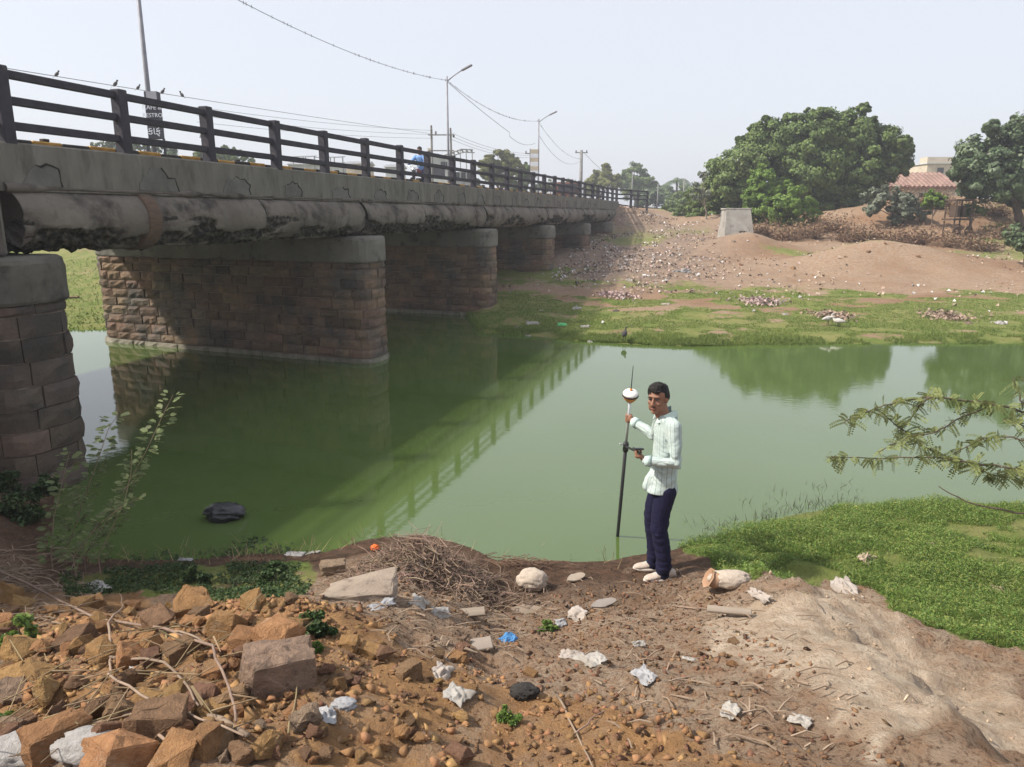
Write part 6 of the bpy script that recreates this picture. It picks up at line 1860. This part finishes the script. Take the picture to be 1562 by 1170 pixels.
f0 = hit(1003, 884)
RZ = R(185)
pz = max(hz(f0.x, f0.y), hz(f0.x - .1, f0.y), hz(f0.x, f0.y + .18)) - .006
man = empty("person", (f0.x + .03, f0.y + .09, pz), RZ)
tag(man, "young man in a pale striped shirt and navy trousers holding the survey pole", "person")
fw = Vector((math.cos(RZ), math.sin(RZ), 0)); lf_ = Vector((-math.sin(RZ), math.cos(RZ), 0))
def loc(p):
    d = Vector(p) - man.location; return Vector((d.dot(fw), d.dot(lf_), d.z))
# hands
hp = loc(on_pole(637)); ax = Vector((pd_.dot(fw), pd_.dot(lf_), pd_.z))
shR, shL = Vector((.0, -.158, 1.385)), Vector((-.02, .155, 1.375))
body = MB()
eR = (hp - shR).normalized()
wrR = grip(body, hp, ax, eR, .019, 1)
elR = ik(shR, wrR, .29, .27, (-.1, -.5, .8))
hand_px = at(974, 690, man.location.y - .13)
hl = loc(hand_px)
cl = loc(clamp + Vector((0, 0, -.02)))
bax = (hl - cl).normalized()
wrL = grip(body, hl, -bax, Vector((-.15, -.55, .8)), .020, -1)
wrL = wrL + Vector((-.05, .01, 0))
elL = ik(shL, wrL, .29, .25, (-.6, .5, .8))
rtube(body, [shR, elR, wrR, wrR.lerp(hp, .35)], [.040, .032, .025, .022])
rtube(body, [shL, elL, wrL, wrL.lerp(hl, .45)], [.040, .032, .025, .022])
HY = R(50); HCn = Vector((.085, .015, 1.585))
Rh = Matrix.Rotation(HY, 3, 'Z') @ Matrix.Rotation(R(4), 3, 'Y')
def H(p): return HCn + Rh @ Vector(p)
ell(body, H((-.008, 0, .032)), (.093, .074, .084), Rh, (24, 16)); ell(body, H((.025, 0, -.035)), (.066, .060, .080), Rh, (24, 16)); ell(body, H((.056, 0, -.098)), (.028, .032, .022), Rh)
ell(body, H((.030, .043, -.06)), (.038, .020, .045), Rh); ell(body, H((.030, -.043, -.06)), (.038, .020, .045), Rh)
rtube(body, [H((.088, 0, .014)), H((.106, 0, -.014)), H((.108, 0, -.026))], [.009, .013, .015], 8)
ell(body, H((.098, .012, -.03)), (.011, .010, .009), Rh); ell(body, H((.098, -.012, -.03)), (.011, .010, .009), Rh)
ell(body, H((.074, 0, .034)), (.018, .052, .011), Rh); ell(body, H((.060, .043, -.022)), (.022, .018, .016), Rh); ell(body, H((.060, -.043, -.022)), (.022, .018, .016), Rh)
ell(body, H((-.008, .075, -.005)), (.020, .010, .032), Rh); ell(body, H((-.008, -.075, -.005)), (.020, .010, .032), Rh)
rtube(body, [(.015, 0, 1.38), H((-.03, 0, -.05))], [.062, .056]); rtube(body, [(.015, 0, 1.38), H((.0, 0, -.06))], [.055, .05])
sect(body, [(.84, 0, .06, .09), (1.0, 0, .07, .105), (1.2, -.005, .085, .125), (1.36, -.005, .08, .145), (1.42, 0, .06, .09)])
KN = {1: (.045, .088, .47), -1: (.058, -.085, .47)}; AN = {1: (-.012, .09, .085), -1: (.022, -.10, .085)}
for s in (1, -1): rtube(body, [(0, s * .07, .80), KN[s], AN[s], Vector(AN[s]) + Vector((.05, 0, -.045))], [.055, .045, .034, .030])
fuse(body, "body", .0052, 3, skin, man)
for s in (1, -1):
    e = MB(); ell(e, H((.0775, s * .031, .009)), (.0095, .011, .0045), Rh); eo = e.build("eye", eyew, man, True)
    e = MB(); ell(e, H((.0875, s * .030, .009)), (.0045, .0085, .0065), Rh); e.build("iris", eyek, eo, True)
    MB().tube([H((.080, s * .052, .022)), H((.090, s * .032, .027)), H((.093, s * .012, .022))], [.003, .005, .004], 6).build("eyebrow", hairm, man)
MB().tube([H((.090, .026, -.052)), H((.104, .010, -.045)), H((.106, 0, -.047)), H((.104, -.010, -.045)), H((.090, -.026, -.052))], [.001, .0022, .002, .0022, .001], 6).build("moustache", hairm, man)
e = MB(); ell(e, H((.092, 0, -.064)), (.012, .024, .0075), Rh); e.build("lips", lipm, man, True)
hair = MB()
ell(hair, H((-.014, 0, .058)), (.096, .079, .070), Rh, (24, 16)); ell(hair, H((-.055, 0, .015)), (.050, .073, .075), Rh, (24, 16)); ell(hair, H((.046, .0, .092)), (.044, .060, .030), Rh); ell(hair, H((.02, .01, .118)), (.05, .05, .022), Rh)
ell(hair, H((.064, .02, .078)), (.030, .045, .018), Rh); ell(hair, H((-.01, .072, .03)), (.030, .012, .045), Rh); ell(hair, H((-.01, -.072, .03)), (.030, .012, .045), Rh)
fuse(hair, "hair", .006, 2, hairm, man, lambda c: .018 * fbm(c[:, 0] * 55 + c[:, 2] * 25, c[:, 1] * 55 + c[:, 2] * 18, 3).astype(np.float32))
# shirt
sh = MB()
sect(sh, [(.790, .022, .138, .160), (.85, .016, .118, .155), (.93, .008, .102, .148), (1.02, .0, .092, .142), (1.12, -.004, .092, .146), (1.22, -.006, .096, .150), (1.31, -.008, .097, .162), (1.37, -.008, .086, .164), (1.42, .002, .082, .135), (1.45, .014, .064, .078)])
rtube(sh, [(.06, .0, .93), (.105, .01, .865), (.14, .01, .83)], [.06, .065, .045])
slR = [shR, elR, wrR + (elR - wrR).normalized() * .02]; slL = [shL, elL, wrL + (elL - wrL).normalized() * .015]
rtube(sh, [slR[0], slR[0].lerp(slR[1], .5), slR[1], slR[1].lerp(slR[2], .6), slR[2]], [.060, .051, .047, .041, .038])
rtube(sh, [slL[0], slL[0].lerp(slL[1], .5), slL[1], slL[1].lerp(slL[2], .6), slL[2]], [.061, .053, .048, .042, .038])
rtube(sh, [slR[0], (0, 0, 1.40), slL[0]], [.06, .06, .06])
def wr(c):
    b1, a1 = segdist(c, [tuple(p) for p in slL]); b2, a2 = segdist(c, [tuple(p) for p in slR])
    el_ = np.minimum(np.linalg.norm(c - np.array(elL), axis=1), np.linalg.norm(c - np.array(elR), axis=1))
    k = .35 + np.exp(-(el_ / .14) ** 2) + .7 * np.exp(-((c[:, 2] - .95) / .12) ** 2)
    return (.020 * k * (np.abs(fbm(c[:, 0] * 9 + c[:, 2] * 6, c[:, 2] * 16 + c[:, 1] * 9, 3)) - .12)).astype(np.float32)
so = fuse(sh, "shirt", .0075, 3, shirtm, man, wr)
co = np.zeros(len(so.data.vertices) * 3, np.float32); so.data.vertices.foreach_get('co', co); co = co.reshape(-1, 3)
dL, aL = segdist(co, [tuple(p) for p in slL]); dR, aR = segdist(co, [tuple(p) for p in slR])
at_t = np.arctan2(co[:, 1], co[:, 0] + .005)
st = at_t * .155 / .043 + 20
mL = (dL < .084) & (co[:, 1] > .12); mR = (dR < .084) & (co[:, 1] < -.12)
st = np.where(mL, aL * .065 / .040 + 20.4, st); st = np.where(mR, aR * .06 / .040 + 20.4, st)
aa = so.data.attributes.new("stripe", 'FLOAT', 'POINT'); aa.data.foreach_set('value', st.astype(np.float32))
# collar, cuffs, placket
clm = mat("collar_cloth", (.50, .62, .58), (.42, .54, .50), 10, .85, .3, 50)
cd = mat("collar_inside", (.22, .27, .28), (.18, .22, .23), 10, .9)
for s in (1, -1):
    q = MB(); q.add([(.075, s * .010, 1.43), (.045, s * .075, 1.455), (-.055, s * .070, 1.50), (-.06, s * .075, 1.445), (.02, s * .102, 1.41), (.10, s * .055, 1.385)], [(0, 1, 4, 5), (1, 2, 3, 4)])
    qo = q.build("collar", clm if s > 0 else cd, man); m_ = qo.modifiers.new("t", 'SOLIDIFY'); m_.thickness = .006
q = MB(); q.tube([(-.058, .075, 1.44), (-.075, 0, 1.46), (-.058, -.075, 1.44)], [.012, .016, .012], 8); q.build("collar_band", clm, man, True)
for w_, e_ in ((slR, wrR), (slL, wrL)):
    d = (w_[2] - w_[1]).normalized(); MB().tube([w_[2] - d * .04, w_[2] + d * .012], [.049, .045], 16).build("cuff", clm, man, True)
q = MB()
for z in (.92, 1.0, 1.09, 1.18, 1.27, 1.35): ell(q, (.090, 0, z), (.004, .006, .006), n=(8, 6))
q.build("buttons", wht, man)
# trousers
tr = MB()
sect(tr, [(.74, .005, .092, .150), (.80, .0, .098, .150), (.86, -.002, .094, .142), (.92, 0, .088, .132)])
for s in (1, -1):
    k, a = Vector(KN[s]), Vector(AN[s])
    rtube(tr, [(.0, s * .082, .80), Vector((0, s * .083, .80)).lerp(k, .5) + Vector((.012, 0, 0)), k, k.lerp(a, .5) + Vector((-.012, 0, 0)), a + Vector((0, 0, .05)), a + Vector((.008, 0, -.02))], [.090, .080, .071, .066, .060, .058])
fuse(tr, "trousers", .008, 3, navy, man, lambda c: (.022 * (np.abs(fbm(c[:, 0] * 8 + c[:, 2] * 4, c[:, 2] * 14 + c[:, 1] * 6, 3)) - .1) * (.4 + np.exp(-((c[:, 2] - .47) / .12) ** 2) + np.exp(-((c[:, 2] - .12) / .1) ** 2))).astype(np.float32))
# shoes
def shoe(c, s, yaw):
    rt = Matrix.Rotation(yaw, 3, 'Z')
    up = MB(); V = []; n = 16
    prof = [(-.105, .030, .055), (-.10, .034, .075), (-.06, .037, .088), (-.01, .039, .086), (.04, .042, .070), (.09, .045, .052), (.135, .042, .042), (.165, .026, .032), (.175, .008, .022)]
    for x, w, h in prof:
        for k in range(n):
            a = 2 * math.pi * k / n; V.append(Vector(c) + rt @ Vector((x, math.cos(a) * w, .016 + h * .5 + math.sin(a) * h * .5)))
    m_ = len(prof)
    up.add(V, [(i * n + k, (i + 1) * n + k, (i + 1) * n + (k + 1) % n, i * n + (k + 1) % n) for i in range(m_ - 1) for k in range(n)] + [tuple(range(n)), tuple((m_ - 1) * n + k for k in range(n))[::-1]])
    so_ = up.build("shoe", shoem, man, True)
    sl = MB(); V = []; n = 26
    for z, g_ in ((0, .97), (.014, 1.03), (.030, 1.0)):
        for k in range(n):
            a = 2 * math.pi * k / n; x = math.cos(a)
            V.append(Vector(c) + rt @ Vector((.034 + x * .145 * g_, math.sin(a) * (.044 + .004 * x) * g_, z + (.012 if x > .8 else 0) * (z == 0))))
    sl.add(V, [(i * n + k, i * n + (k + 1) % n, (i + 1) * n + (k + 1) % n, (i + 1) * n + k) for i in range(2) for k in range(n)] + [tuple(range(n))[::-1], tuple(2 * n + k for k in range(n))])
    sl.build("sole", solem, so_, True)
    for i in range(4):
        x = .02 + i * .022; q_ = MB(); q_.tube([Vector(c) + rt @ Vector((x, -.022, .090 - i * .009)), Vector(c) + rt @ Vector((x + .004, 0, .100 - i * .010)), Vector(c) + rt @ Vector((x, .022, .090 - i * .009))], .0035, 5); q_.build("lace", clm, so_)
shoe((AN[1][0], AN[1][1], 0), 1, R(6)); shoe((AN[-1][0], AN[-1][1], .0), -1, R(-6))
# controller bracket held by the near hand
cg, hg = L(clamp), L(hand_px)
dd = (hg - cg).normalized()
MB().tube([cg, cg + dd * (hg - cg).length, hg + dd * .05], [.011, .011, .010], 8).build("bracket", blackm, sp)
upv = Vector((0, 0, 1)); sv = dd.cross(upv).normalized(); uv_ = sv.cross(dd)
MB().box(hg - dd * .02 + uv_ * .028, (.15, .075, .016), (dd, sv, uv_), .005).build("controller", blackm, sp)
MB().box(hg - dd * .02 + uv_ * .0375, (.12, .062, .003), (dd, sv, uv_)).build("screen", mat("screen_glass", (.10, .11, .12), (.08, .09, .10), 3, .15), sp)

# ------------------------------------------------------------------ motorcycle and rider on the bridge
wq = -4.3
d_ = Vector(ray(640, 250)); o_ = Vector((0, 0, HC)); p0 = BC + BR * wq
t_ = (p0 - o_).dot(BR) / d_.dot(BR); sq = ((o_ + d_ * t_) - BC).dot(BU)
RB = math.atan2(-BU.y, -BU.x)
mo = empty("motorcycle", BP(sq, wq, 3.876), RB); tag(mo, "dark motorcycle crossing the bridge behind the railing", "motorcycle")
redm = mat("bike_red", (.16, .04, .03), (.12, .03, .025), 4, .35)
def bw_(x):
    w = MB()
    for k in range(20):
        pass
    t = MB().lathe((x, 0, .30), [(.235, -.045), (.285, -.045), (.30, -.02), (.30, .02), (.285, .045), (.235, .045)], 24, Vector((0, 1, 0))).build("wheel", rubber, mo, True)
    MB().lathe((x, 0, .30), [(.03, -.05), (.235, -.015), (.235, .015), (.03, .05)], 18, Vector((0, 1, 0))).build("rim", chrome, t)
bw_(.64); bw_(-.62)
for sy in (-.07, .07): MB().tube([(.64, sy, .30), (.47, sy, .86)], .022, 8).build("fork", chrome, mo)
MB().tube([(.42, -.36, 1.02), (.46, -.2, 1.00), (.48, 0, .94), (.46, .2, 1.00), (.42, .36, 1.02)], .014, 8).build("handlebar", chrome, mo)
q = MB(); ell(q, (.56, 0, .86), (.09, .085, .09)); q.build("headlight", chrome, mo, True)
q = MB(); ell(q, (.20, 0, .80), (.26, .14, .12)); q.build("tank", redm, mo, True)
q = MB(); ell(q, (-.28, 0, .78), (.38, .13, .07)); q.build("seat", rubber, mo, True)
MB().box((.08, 0, .42), (.36, .24, .32), bev=.05).build("engine", blackm, mo)
MB().tube([(.45, 0, .82), (.1, 0, .66), (-.3, 0, .62), (-.62, 0, .30)], .025, 8).build("frame", blackm, mo)
MB().tube([(.1, -.14, .25), (-.4, -.17, .27), (-.75, -.17, .36)], [.02, .035, .04], 8).build("exhaust", chrome, mo)
MB().tube([(-.28, 0, .62), (-.62, 0, .68), (-.92, 0, .55)], [.05, .06, .04], 8).build("rear_mudguard", redm, mo)
q = MB(); ell(q, (-.90, 0, .66), (.03, .06, .035)); q.build("tail_light", redm, mo)
ri = empty("person", BP(sq, wq, 3.876), RB); tag(ri, "rider in a light blue shirt sitting on the motorcycle", "person")
b_ = MB(); bs_ = MB(); bt_ = MB()
hipz, shz = .90, 1.36
hc_ = Vector((-.02, 0, 1.60))
ell(b_, hc_, (.095, .078, .115), n=(20, 14)); ell(b_, hc_ + Vector((.03, 0, -.06)), (.06, .055, .07)); ell(b_, hc_ + Vector((.10, 0, -.01)), (.02, .014, .025)); rtube(b_, [(-.05, 0, 1.36), hc_ + Vector((-.02, 0, -.05))], [.06, .055])
for s in (1, -1):
    shd, hd = Vector((-.06, s * .18, 1.36)), Vector((.40, s * .30, 1.03)); el = ik(shd, hd, .29, .30, (0, s * .6, .9))
    rtube(b_, [shd, el, hd], [.045, .036, .026]); grip(b_, Vector((.43, s * .31, 1.02)), Vector((0, 1, 0)), Vector((1, 0, -.3)), .018)
    rtube(bs_, [shd, el, el.lerp(hd, .75)], [.075, .058, .048])
    hip, an = Vector((-.2, s * .10, .88)), Vector((.0, s * .17, .33)); kn = ik(hip, an, .43, .42, (.8, s * .3, .9))
    rtube(b_, [hip, kn, an, an + Vector((.12, 0, -.04))], [.07, .05, .035, .03]); rtube(bt_, [hip, kn, an], [.10, .078, .06])
    q = MB(); ell(q, an + Vector((.08, 0, -.06)), (.14, .05, .045)); q.build("shoe", rubber, ri, True)
sect(b_, [(.85, -.2, .10, .14), (1.1, -.14, .09, .13), (1.36, -.06, .08, .15), (1.42, -.05, .05, .07)])
sect(bs_, [(.88, -.2, .14, .17), (1.0, -.18, .13, .165), (1.2, -.11, .13, .18), (1.34, -.07, .12, .19), (1.42, -.05, .06, .08)]); sect(bt_, [(.82, -.2, .14, .17), (.92, -.2, .13, .165)])
fuse(b_, "body", .010, 3, skin, ri); fuse(bs_, "shirt", .012, 3, mat("blue_shirt", (.20, .36, .66), (.15, .28, .55), 4, .85, .3), ri); fuse(bt_, "trousers", .012, 3, navy, ri)
q = MB(); ell(q, hc_ + Vector((-.015, 0, .045)), (.105, .088, .09), n=(20, 14)); ell(q, hc_ + Vector((-.055, 0, 0)), (.06, .08, .09)); fuse(q, "hair", .012, 2, hairm, ri)

# ------------------------------------------------------------------ haze
hb = MB().box((0, 430, 5.8), (1460, 980, 17.2)).build("haze", None)
hm = bpy.data.materials.new("haze_air"); hm.use_nodes = True
for n in list(hm.node_tree.nodes):
    if n.type != 'OUTPUT_MATERIAL': hm.node_tree.nodes.remove(n)
pv = hm.node_tree.nodes.new("ShaderNodeVolumePrincipled")
pv.inputs['Color'].default_value = (.86, .89, .96, 1); pv.inputs['Density'].default_value = HAZE; pv.inputs['Anisotropy'].default_value = .2
hm.node_tree.links.new(pv.outputs[0], hm.node_tree.nodes['Material Output'].inputs['Volume'])
hb.data.materials.append(hm); tag(hb, "thin pale haze hanging over the whole river bank", "haze", kind='stuff')
